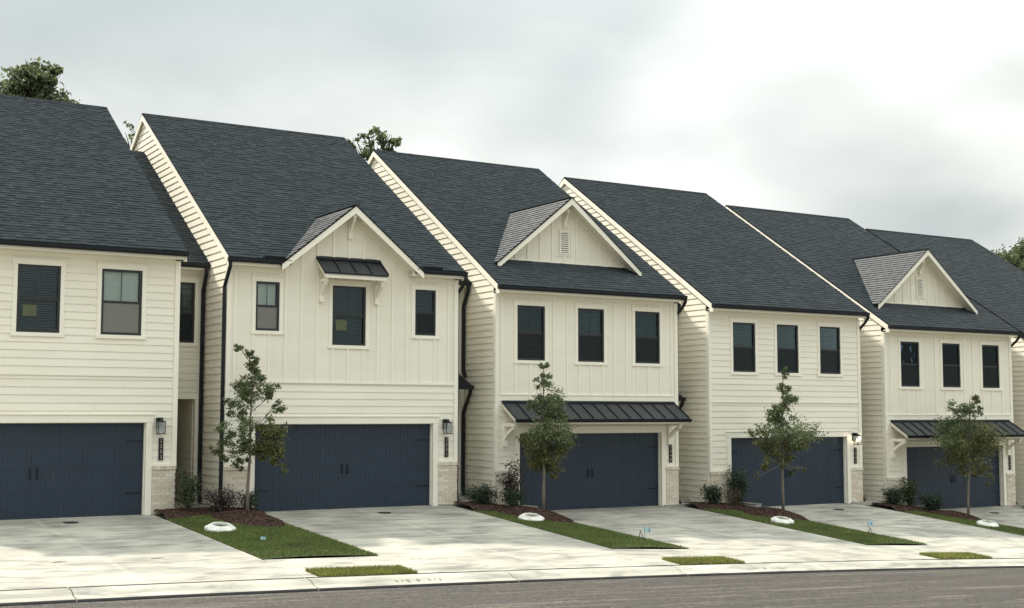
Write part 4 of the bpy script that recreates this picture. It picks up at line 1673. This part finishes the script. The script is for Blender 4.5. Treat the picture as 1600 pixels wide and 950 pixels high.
tri_ring(9.20, 27.05, 2, 'white concrete collar in the nearest lawn', 0.335)
tri_ring(17.35, 27.55, 3, 'white concrete collar in front of the cone shaped tree', 0.335)
tri_ring(24.98, 26.75, 4, 'white concrete collar below the round young tree', 0.335)
tri_ring(32.75, 26.2, 5, 'farthest white concrete collar at the right edge', 0.335)


def drain(x, y, label):
    z = G(x, y)
    root = empty('drain_cover', (x, y, z + 0.001))
    tag(root, label, 'drain cover', 'round black drain covers before the garages')
    M().tube([(0, 0, -0.01), (0, 0, 0.008)], 0.17, 20).build('rim', 'black_rubber', root)
    for k in range(-3, 4):
        w_ = math.sqrt(0.15 ** 2 - (0.04 * k) ** 2)
        M().box(-w_, w_, 0.04 * k - 0.010, 0.04 * k + 0.010, 0.008, 0.015).build('bar', 'wire_dark', root)


drain(6.63, 29.40, 'round black drain cover before the nearest garage door')
drain(14.15, 29.30, 'round black drain cover before the garage of the gabled house')
drain(29.65, 29.25, 'round black drain cover before the garage with the lit lantern')
drain(36.85, 29.2, 'farthest round black drain cover before a garage')


def stake(x, y, h, label, dx, sign_h, wire=True, blue=True):
    z = lawn_z(h, x, y)
    root = empty('marker_flag', (x, y, z))
    tag(root, label, 'marker flag', 'blue marker flags in the lawns')
    if h == 2:
        root.scale = (0.6, 0.6, 0.6)
    mm = M()
    if wire:
        mm.tube([(-0.10, 0.0, -0.03), (0.0, 0.03, 0.22)], 0.008, 5)
        mm.tube([(0.09, 0.02, -0.03), (0.0, 0.03, 0.22)], 0.008, 5)
    mm.tube([(dx, 0.10, -0.05), (dx - 0.01, 0.10, sign_h + 0.14)], 0.005, 5)
    mm.build('wire_leg', 'wire_dark', root)
    fl = M()
    n = 5
    for i in range(n + 1):
        t = i / n
        xx = dx - 0.01 + 0.17 * t
        yy = 0.10 + 0.035 * math.sin(5 * t)
        fl.v.extend([(xx, yy, sign_h + 0.01 * t), (xx, yy, sign_h + 0.13 - 0.03 * t), (xx, yy + 0.004, sign_h + 0.13 - 0.03 * t), (xx, yy + 0.004, sign_h + 0.01 * t)])
    for i in range(n):
        for q in range(4):
            r = (q + 1) % 4
            fl.f.append((i * 4 + q, i * 4 + r, (i + 1) * 4 + r, (i + 1) * 4 + q))
    fl.build('flag', 'flag_blue', root)
    ar = M()
    for i in range(6):
        a0, a1 = math.radians(80 - 26 * i), math.radians(80 - 26 * (i + 1))
        cx_, cz_ = dx + 0.075, sign_h + 0.055
        ar.hexa([(cx_ + 0.030 * math.cos(a0), 0.062, cz_ + 0.030 * math.sin(a0)), (cx_ + 0.046 * math.cos(a0), 0.062, cz_ + 0.046 * math.sin(a0)),
                 (cx_ + 0.046 * math.cos(a0), 0.066, cz_ + 0.046 * math.sin(a0)), (cx_ + 0.030 * math.cos(a0), 0.066, cz_ + 0.030 * math.sin(a0)),
                 (cx_ + 0.030 * math.cos(a1), 0.062, cz_ + 0.030 * math.sin(a1)), (cx_ + 0.046 * math.cos(a1), 0.062, cz_ + 0.046 * math.sin(a1)),
                 (cx_ + 0.046 * math.cos(a1), 0.066, cz_ + 0.046 * math.sin(a1)), (cx_ + 0.030 * math.cos(a1), 0.066, cz_ + 0.030 * math.sin(a1))])
    ar.build('flag_print', 'flag_dark', root)


stake(9.62, 25.2, 2, 'pale blue marker flag standing low in the nearest lawn', -0.30, 0.04)
stake(18.35, 24.35, 3, 'pale blue marker flag on a dark wire stake in the cone shaped tree lawn', 0.18, 0.16)
stake(25.95, 24.45, 4, 'pale blue marker flag on a dark stake in the lit lantern house lawn', 0.0, 0.26)

# short edging walls beside the mulch, at the garage corners
for (x, y0, y1, z1, lab) in ((18.70, 29.55, 30.2, -2.52, 'short grey edging block between the cone tree mulch and the garage apron'), (26.52, 29.4, 30.2, -2.71, 'short grey edging block between the round tree mulch and the garage apron'),
                             (34.2, 29.5, 30.2, -3.08, 'short grey edging block beside the farthest mulch bed')):
    e = empty('edging_block', (x, y0, z1))
    tag(e, lab, 'edging block', 'edging blocks beside the aprons')
    M().box(-0.09, 0.11, 0, y1 - y0, -0.5, 0).build('body', 'grey_block', e)
    M().box(-0.10, 0.12, -0.01, y1 - y0, 0.001, 0.03).build('coping', 'concrete_walk', e)


def kerb_text(x, text, size=0.17):
    """spray painted survey marks lying on the kerb face"""
    cu = bpy.data.curves.new('survey_mark', 'FONT')
    cu.body = text
    cu.size = size
    cu.space_character = 1.5
    cu.materials.append(MATS['paint_mark'])
    o = bpy.data.objects.new('survey_mark', cu)
    COL.objects.link(o)
    sl_ = (curb_z(x + 0.5) - curb_z(x - 0.5))
    ang = math.atan2(0.075 - 0.0, 0.30)
    o.rotation_euler = (ang, -math.atan(sl_), 0)
    o.location = (x, 20.53, curb_z(x) + 0.033)
    return to_mesh(o)


for x, tx, lab in ((10.15, '1/2 F 1/1', 'dark survey mark on the kerb by the nearest grass verge'), (18.25, '1/1 F 1/01', 'dark survey mark on the kerb by the middle grass verge'), (26.9, '1/2 F', 'faint survey mark on the kerb at the right edge')):
    tag(kerb_text(x, tx), lab, 'survey mark')


# ------------------------------------------------------------------ vegetation


def foliage_points(blobs, dens, rr):
    """leaf centres in clumps spread through ellipsoids (cx, cy, cz, rx, ry, rz, weight)"""
    out = []
    for (cx, cy, cz, a, b, c, w) in blobs:
        n = int(dens * w * (a * b * c) ** 0.62)
        ncl = max(6, n // 46)
        cl = []
        for _ in range(ncl):
            while True:
                p = np.array([rr.uniform(-1, 1) for _ in range(3)])
                if p @ p <= 1:
                    break
            # push clumps outward for an uneven outline
            p = p * (0.60 + 0.55 * rr.random())
            cl.append((cx + p[0] * a * 1.12, cy + p[1] * b * 1.12, cz + p[2] * c * 1.12))
        sp = 0.19 * (a * b * c) ** (1 / 3)
        for i in range(n):
            q = cl[rr.randrange(ncl)]
            out.append((q[0] + rr.gauss(0, sp), q[1] + rr.gauss(0, sp), q[2] + rr.gauss(0, sp * 0.8)))
    return out


def young_tree(base, z0, blobs, label, leaf, mat2, lean=0.0, seed=1, top=3.6):
    """blobs in (dx, dz, rx, rz, weight, olive) relative to the trunk foot"""
    rr = random.Random(seed)
    root = empty('young_tree', (base[0], base[1], z0))
    tag(root, label, 'tree', 'young trees in the lawn strips')
    t = M()
    pts = [(lean * k / 8 + 0.012 * math.sin(k * 1.7 + seed), 0.01 * math.cos(k * 2.1 + seed), top * k / 8 - (0.12 if k == 0 else 0)) for k in range(9)]
    t.tube(pts, [0.046, 0.040, 0.036, 0.032, 0.027, 0.022, 0.016, 0.011, 0.006], 8)
    t.build('trunk', 'young_bark', root, smooth=True)
    b1, b2 = [], []
    for (dx, dz, a, c, w, ol) in blobs:
        dy = rr.uniform(-0.5, 0.5) * a
        (b2 if ol else b1).append((dx, dy, dz, a, a * 0.95, c, w))
        # a limb from the stem into the clump
        zs = max(1.35, dz - 0.30 - 0.35 * abs(dx))
        k = min(max(zs / top, 0), 1)
        p0 = Vector((lean * k, 0, zs))
        p2 = Vector((dx, dy, dz + 0.2 * c))
        p1 = (p0 + p2) / 2 + Vector((0, 0, -0.06 + 0.04 * rr.random()))
        if (p2 - p0).length > 0.15:
            br = M().tube([p0, p1, p2], [0.013, 0.009, 0.004], 5)
            for _ in range(4):
                e = p2 + Vector((rr.uniform(-a, a), rr.uniform(-a, a), rr.uniform(-c, c))) * 0.8
                br.tube([p1, (p1 + e) / 2 + Vector((0, 0, 0.03)), e], [0.006, 0.004, 0.002], 4)
            br.build('branch', 'young_bark', root)
    if b1:
        quads(foliage_points(b1, 6000, rr), 0.078, leaf, 'crown', 0.25, 0.46, root, 'stuff')
    if b2:
        quads(foliage_points(b2, 6000, rr), 0.078, mat2, 'crown', 0.25, 0.46, root, 'stuff')
    return root


def px_blobs(list_px, bx, by, s):
    """clump sizes read off the photo in metres: (x, y, rx, ry, weight, olive) pixel tuples and metres per pixel"""
    return [((x - bx) * s, (by - y) * s, a * s * 1.12, c * s * 1.08, w, o) for (x, y, a, c, w, o) in list_px]


T2 = px_blobs([(366, 558, 9, 6, 1.1, 0), (380, 566, 9, 6, 1.0, 0), (390, 578, 9, 10, 1.1, 0), (395, 598, 14, 15, 1.2, 0), (392, 624, 24, 20, 1.15, 0), (374, 622, 12, 14, 0.9, 0), (420, 622, 14, 14, 0.8, 0), (428, 646, 9, 16, 0.8, 0),
               (362, 648, 16, 14, 0.95, 0), (366, 676, 20, 18, 1.0, 0), (348, 690, 13, 14, 0.8, 0), (337, 712, 10, 10, 0.7, 0), (372, 706, 18, 16, 0.9, 0), (376, 730, 14, 8, 0.95, 0), (345, 722, 9, 8, 0.95, 0),
               (408, 680, 18, 16, 1.0, 1), (420, 700, 20, 20, 1.1, 1), (400, 708, 14, 18, 1.0, 1), (432, 722, 12, 12, 0.9, 1), (440, 738, 7, 7, 0.8, 1), (418, 726, 12, 8, 0.8, 1)], 384, 800, 1 / 64.0)
T3 = px_blobs([(846, 592, 7, 11, 1.2, 0), (848, 613, 13, 12, 1.1, 0), (847, 640, 25, 14, 1.1, 0), (852, 662, 24, 12, 1.1, 0), (832, 645, 12, 10, 0.9, 0), (848, 690, 34, 18, 1.15, 0), (824, 703, 16, 14, 1.0, 1), (874, 704, 18, 14, 1.0, 1),
               (850, 716, 30, 14, 1.1, 1), (856, 738, 22, 12, 1.0, 1), (838, 726, 14, 10, 0.9, 1), (866, 750, 10, 6, 0.7, 1)], 846, 802, 1 / 57.5)
T4 = px_blobs([(1224, 598, 5, 9, 1.1, 0), (1222, 618, 10, 12, 1.1, 0), (1226, 640, 16, 12, 1.0, 0), (1242, 632, 8, 7, 0.8, 0), (1212, 657, 14, 10, 0.9, 0), (1228, 665, 26, 12, 1.0, 0), (1222, 688, 42, 15, 1.1, 0), (1184, 692, 16, 10, 0.8, 1),
               (1260, 692, 18, 10, 0.9, 1), (1240, 704, 24, 10, 1.0, 1), (1206, 710, 20, 12, 1.0, 1), (1182, 726, 9, 14, 0.8, 1), (1172, 750, 4, 7, 0.6, 1), (1230, 728, 16, 10, 0.9, 1), (1238, 746, 7, 7, 0.8, 1), (1266, 742, 4, 4, 0.5, 1)], 1219, 800, 1 / 51.0)
T5 = px_blobs([(1528, 630, 9, 7, 1.0, 0), (1520, 644, 14, 8, 0.7, 0), (1488, 642, 16, 8, 0.6, 0), (1500, 652, 20, 8, 0.7, 0), (1536, 650, 10, 8, 0.6, 0), (1505, 672, 30, 12, 1.1, 0), (1474, 692, 18, 14, 0.9, 0), (1534, 682, 24, 16, 1.0, 1),
               (1510, 698, 32, 16, 1.1, 1), (1540, 704, 18, 18, 1.0, 1), (1512, 722, 28, 13, 1.0, 1), (1494, 740, 12, 10, 0.7, 1), (1545, 738, 13, 12, 0.8, 1), (1558, 750, 7, 8, 0.6, 1)], 1507, 803, 1 / 46.5)


def foot(h, dx=0.0):
    x, y = TREE[h]
    return lawn_z(h, x, y) + max(mulch_h(h, x, y), 0)


young_tree(TREE[2], foot(2), T2, 'nearest young tree, ragged crown with a curling tip and gaps', 'young_leaf', 'olive_leaf', 0.08, 3, 3.5)
young_tree(TREE[3], foot(3), T3, 'narrow cone shaped young tree in front of the long black awning', 'young_leaf', 'olive_leaf', 0.0, 5, 3.75)
young_tree(TREE[4], foot(4), T4, 'young tree with a thin tip over a wide flat lower crown', 'young_leaf', 'olive_leaf', 0.08, 8, 4.0)
young_tree(TREE[5], foot(5), T5, 'farthest young tree, broad open crown at the right', 'young_leaf', 'olive_leaf', 0.25, 9, 3.8)


def shrub(x, y, z, w, hgt, label, mat, seed, dens=1900, leaf=0.06, stems=9, spread=1.0, name='shrub', low=0.2, aspect=0.5, sparse=1.0):
    rr = random.Random(seed)
    root = empty(name, (x, y, z))
    tag(root, label, 'shrub', 'shrubs in the mulch beds')
    st = M()
    pts = []
    for i in range(stems):
        a = 2 * math.pi * (i + rr.random() * 0.7) / stems
        r = w * spread * rr.uniform(0.25, 0.95)
        hh = hgt * rr.uniform(0.62, 1.0)
        p0 = Vector((0.04 * math.cos(a), 0.04 * math.sin(a), -0.04))
        p1 = Vector((r * 0.55 * math.cos(a), r * 0.55 * math.sin(a), hh * 0.55))
        p2 = Vector((r * math.cos(a), r * math.sin(a), hh))
        st.tube([p0, p1, p2], [0.010, 0.007, 0.003], 5)
        n = int(dens * sparse / stems * w * hgt * 1.6)
        for _ in range(n):
            t = low + (1 - low) * rr.random()
            q = p0.lerp(p1, t * 2) if t < 0.5 else p1.lerp(p2, t * 2 - 1)
            s = 0.055 + 0.10 * w * (1 - 0.4 * t)
            pts.append((q.x + rr.gauss(0, s), q.y + rr.gauss(0, s), q.z + rr.gauss(0, s * 0.8)))
    st.build('stems', 'dark_bark', root)
    quads(pts, leaf, mat, 'foliage', 0.2, aspect, root, 'stuff')
    return root


def bedz(h, x, y):
    return lawn_z(h, x, y) + max(mulch_h(h, x, y), 0)


def sh(h, x, y, *a, **k):
    return shrub(x, y, bedz(h, x, y), *a, **k)


sh(2, 9.33, 29.75, 0.30, 0.98, 'loose upright green shrub beside the nearest recessed entry', 'light_shrub_leaf', 21, 4200, 0.055, 9, 1.0)
sh(2, 10.13, 29.65, 0.46, 0.55, 'dark purple bush left of the nearest young tree', 'purple_leaf', 22, 4200, 0.050, 16, 1.1)
sh(2, 10.86, 29.85, 0.20, 0.42, 'small dark shrub right of the nearest young tree trunk', 'shrub_leaf', 23, 5200, 0.075, 7, 1.0, aspect=0.35)
sh(3, 17.32, 29.95, 0.46, 0.46, 'low spiky dark green bush beside the second recessed entry', 'shrub_leaf', 24, 5600, 0.085, 18, 1.1, aspect=0.25)
sh(3, 18.10, 29.72, 0.40, 1.25, 'tall sparse purple leaved shrub left of the cone shaped tree', 'purple_leaf', 25, 1500, 0.07, 7, 0.8)
sh(3, 18.06, 29.52, 0.34, 0.50, 'dense dark bush at the foot of the tall purple leaved shrub', 'shrub_leaf', 26, 6000, 0.055, 14, 1.0)
sh(4, 25.22, 29.95, 0.34, 0.50, 'round dark green bush before the brick of the lit lantern house', 'shrub_leaf', 27, 6500, 0.065, 14, 1.0)
sh(4, 25.72, 29.62, 0.34, 0.50, 'dry brown tangled bush left of the round young tree', 'dry_leaf', 28, 3600, 0.055, 14, 1.1, aspect=0.25)
sh(4, 26.20, 29.95, 0.36, 1.10, 'tall dark green shrub against the navy garage door', 'shrub_leaf', 29, 3600, 0.065, 9, 0.9)
sh(5, 32.85, 29.95, 0.36, 0.52, 'dark green bush before the brick of the farthest awning house', 'shrub_leaf', 30, 6500, 0.065, 14, 1.0)
sh(5, 33.55, 29.90, 0.36, 0.95, 'loose light green shrub against the farthest garage door', 'light_shrub_leaf', 31, 3000, 0.065, 9, 1.0)
sh(5, 34.15, 29.45, 0.42, 0.55, 'dark bush with purple tips left of the farthest young tree', 'shrub_leaf', 32, 5600, 0.065, 14, 1.0)


def big_tree(x, y, z0, height, blobs, label, dens, leaf, seed, name='tree', mat='wood_leaf'):
    """blobs (dx, dz, r, rz, weight), dz above the foot"""
    rr = random.Random(seed)
    root = empty(name, (x, y, z0))
    tag(root, label, 'tree', 'tall trees behind the houses')
    t = M()
    t.tube([(0, 0, -0.3), (0.1, 0, height * 0.3), (-0.05, 0.1, height * 0.6), (0.1, 0, height * 0.92)], [0.32, 0.26, 0.18, 0.05], 8)
    t.build('trunk', 'dark_bark', root, smooth=True)
    bb = []
    for (dx, dz, a, c, w) in blobs:
        dy = rr.uniform(-0.6, 0.6) * a
        bb.append((dx, dy, dz, a, a, c, w))
        p0 = Vector((0, 0, max(height * 0.35, dz - 1.6 - abs(dx) * 0.6)))
        p2 = Vector((dx, dy, dz))
        br = M().tube([p0, (p0 + p2) / 2 + Vector((0, 0, -0.15)), p2], [0.11, 0.07, 0.025], 5)
        for _ in range(6):
            e = p2 + Vector((rr.uniform(-a, a), rr.uniform(-a, a), rr.uniform(-c, c))) * 0.85
            br.tube([(p0 + p2) / 2, ((p0 + p2) / 2 + e) / 2 + Vector((0, 0, 0.1)), e], [0.04, 0.025, 0.01], 4)
        br.build('branch', 'dark_bark', root)
    quads(foliage_points(bb, dens, rr), leaf, mat, 'crown', 0.2, 0.55, root, 'stuff')
    return root


big_tree(10.6, 56, -2.4, 15.6, [(0.0, 16.2, 0.95, 0.8, 1), (-0.9, 15.5, 0.9, 0.9, 1), (0.8, 15.0, 0.9, 0.9, 1), (0.2, 14.4, 1.1, 1.0, 1.1), (-0.9, 14.0, 1.1, 1.0, 1), (1.0, 14.0, 0.8, 0.8, 0.9), (0.0, 13.2, 1.3, 1.0, 1), (-1.6, 14.7, 0.8, 0.9, 0.9), (1.3, 13.3, 0.5, 0.6, 0.7), (-1.3, 13.0, 1.0, 1.0, 1), (0.6, 16.4, 0.5, 0.5, 0.8), (-0.3, 16.7, 0.5, 0.5, 0.8)],
         'dark round tree above the nearest roof at the left edge', 1300, 0.24, 41)
big_tree(14.75, 56, -2.4, 14.3, [(0.0, 14.3, 0.55, 0.5, 0.6), (0.5, 13.9, 0.5, 0.5, 0.6), (-0.4, 13.6, 0.5, 0.5, 0.5), (0.2, 13.0, 0.7, 0.7, 0.8)], 'sparse treetop in the gap between the two nearest roofs', 520, 0.20, 42)
big_tree(26.7, 56, -2.5, 15.6, [(0.0, 15.9, 0.55, 0.5, 0.8), (-0.8, 15.5, 0.5, 0.5, 0.7), (-1.5, 15.4, 0.3, 0.35, 0.6), (0.7, 15.7, 0.35, 0.35, 0.6), (-0.3, 15.0, 0.8, 0.6, 0.8), (0.8, 15.0, 0.5, 0.5, 0.6), (1.3, 14.9, 0.35, 0.35, 0.6), (-1.0, 14.6, 0.6, 0.6, 0.7), (0.2, 14.2, 0.8, 0.6, 0.9), (-0.7, 13.8, 0.7, 0.6, 0.9), (1.75, 14.4, 0.28, 0.25, 0.6), (1.2, 14.1, 0.4, 0.4, 0.6)],
         'open leafy treetop behind the gap between the second and third roofs', 560, 0.27, 43)
for (x, y, z, hgt, bl, lab, sd) in (
        (92.5, 72, -9.9, 22, [(0, 22.4, 1.5, 1.2, 1), (-1.6, 21.6, 1.3, 1.2, 1), (1.4, 21.4, 1.6, 1.4, 1), (0, 20.4, 2.2, 1.5, 1), (-2.2, 20.2, 1.3, 1.2, 1), (0, 18.8, 2.6, 1.6, 1), (-2.4, 18.6, 1.6, 1.5, 1)], 'dark woodland tree above the last roof, left one', 51),
        (97.0, 72, -9.9, 23, [(0, 23.8, 1.3, 1.4, 1), (-1.0, 22.5, 1.5, 1.3, 1), (1.6, 22.4, 1.6, 1.4, 1), (0, 20.9, 2.2, 1.5, 1), (-1.8, 19.6, 1.8, 1.6, 1), (1.2, 19.0, 2.0, 1.6, 1)], 'taller woodland tree at the right edge above the roof', 52),
        (101.0, 74, -9.9, 22, [(0, 22.6, 1.6, 1.4, 1), (-1.4, 21.5, 1.6, 1.3, 1), (1.6, 21.4, 1.6, 1.4, 1), (0, 19.9, 2.2, 1.5, 1)], 'woodland tree just past the right edge', 53)):
    big_tree(x, y, z, hgt, bl, lab, 900, 0.30, sd)

# a few fallen leaves and a stem mark on the near driveway
for (x, y, lab) in ((5.18, 23.73, 'thin brown twig on the near driveway, left one'), (6.90, 23.73, 'thin brown twig on the near driveway, right one')):
    t = M().tube([(-0.12, 0.0, 0.0), (0.0, 0.01, 0.002), (0.12, 0.005, 0.0)], [0.004, 0.006, 0.003], 5)
    o = t.build('twig', 'dark_bark', None, (x, y, G(x, y) + 0.008))
    tag(o, lab, 'twig', 'twigs on the near driveway')
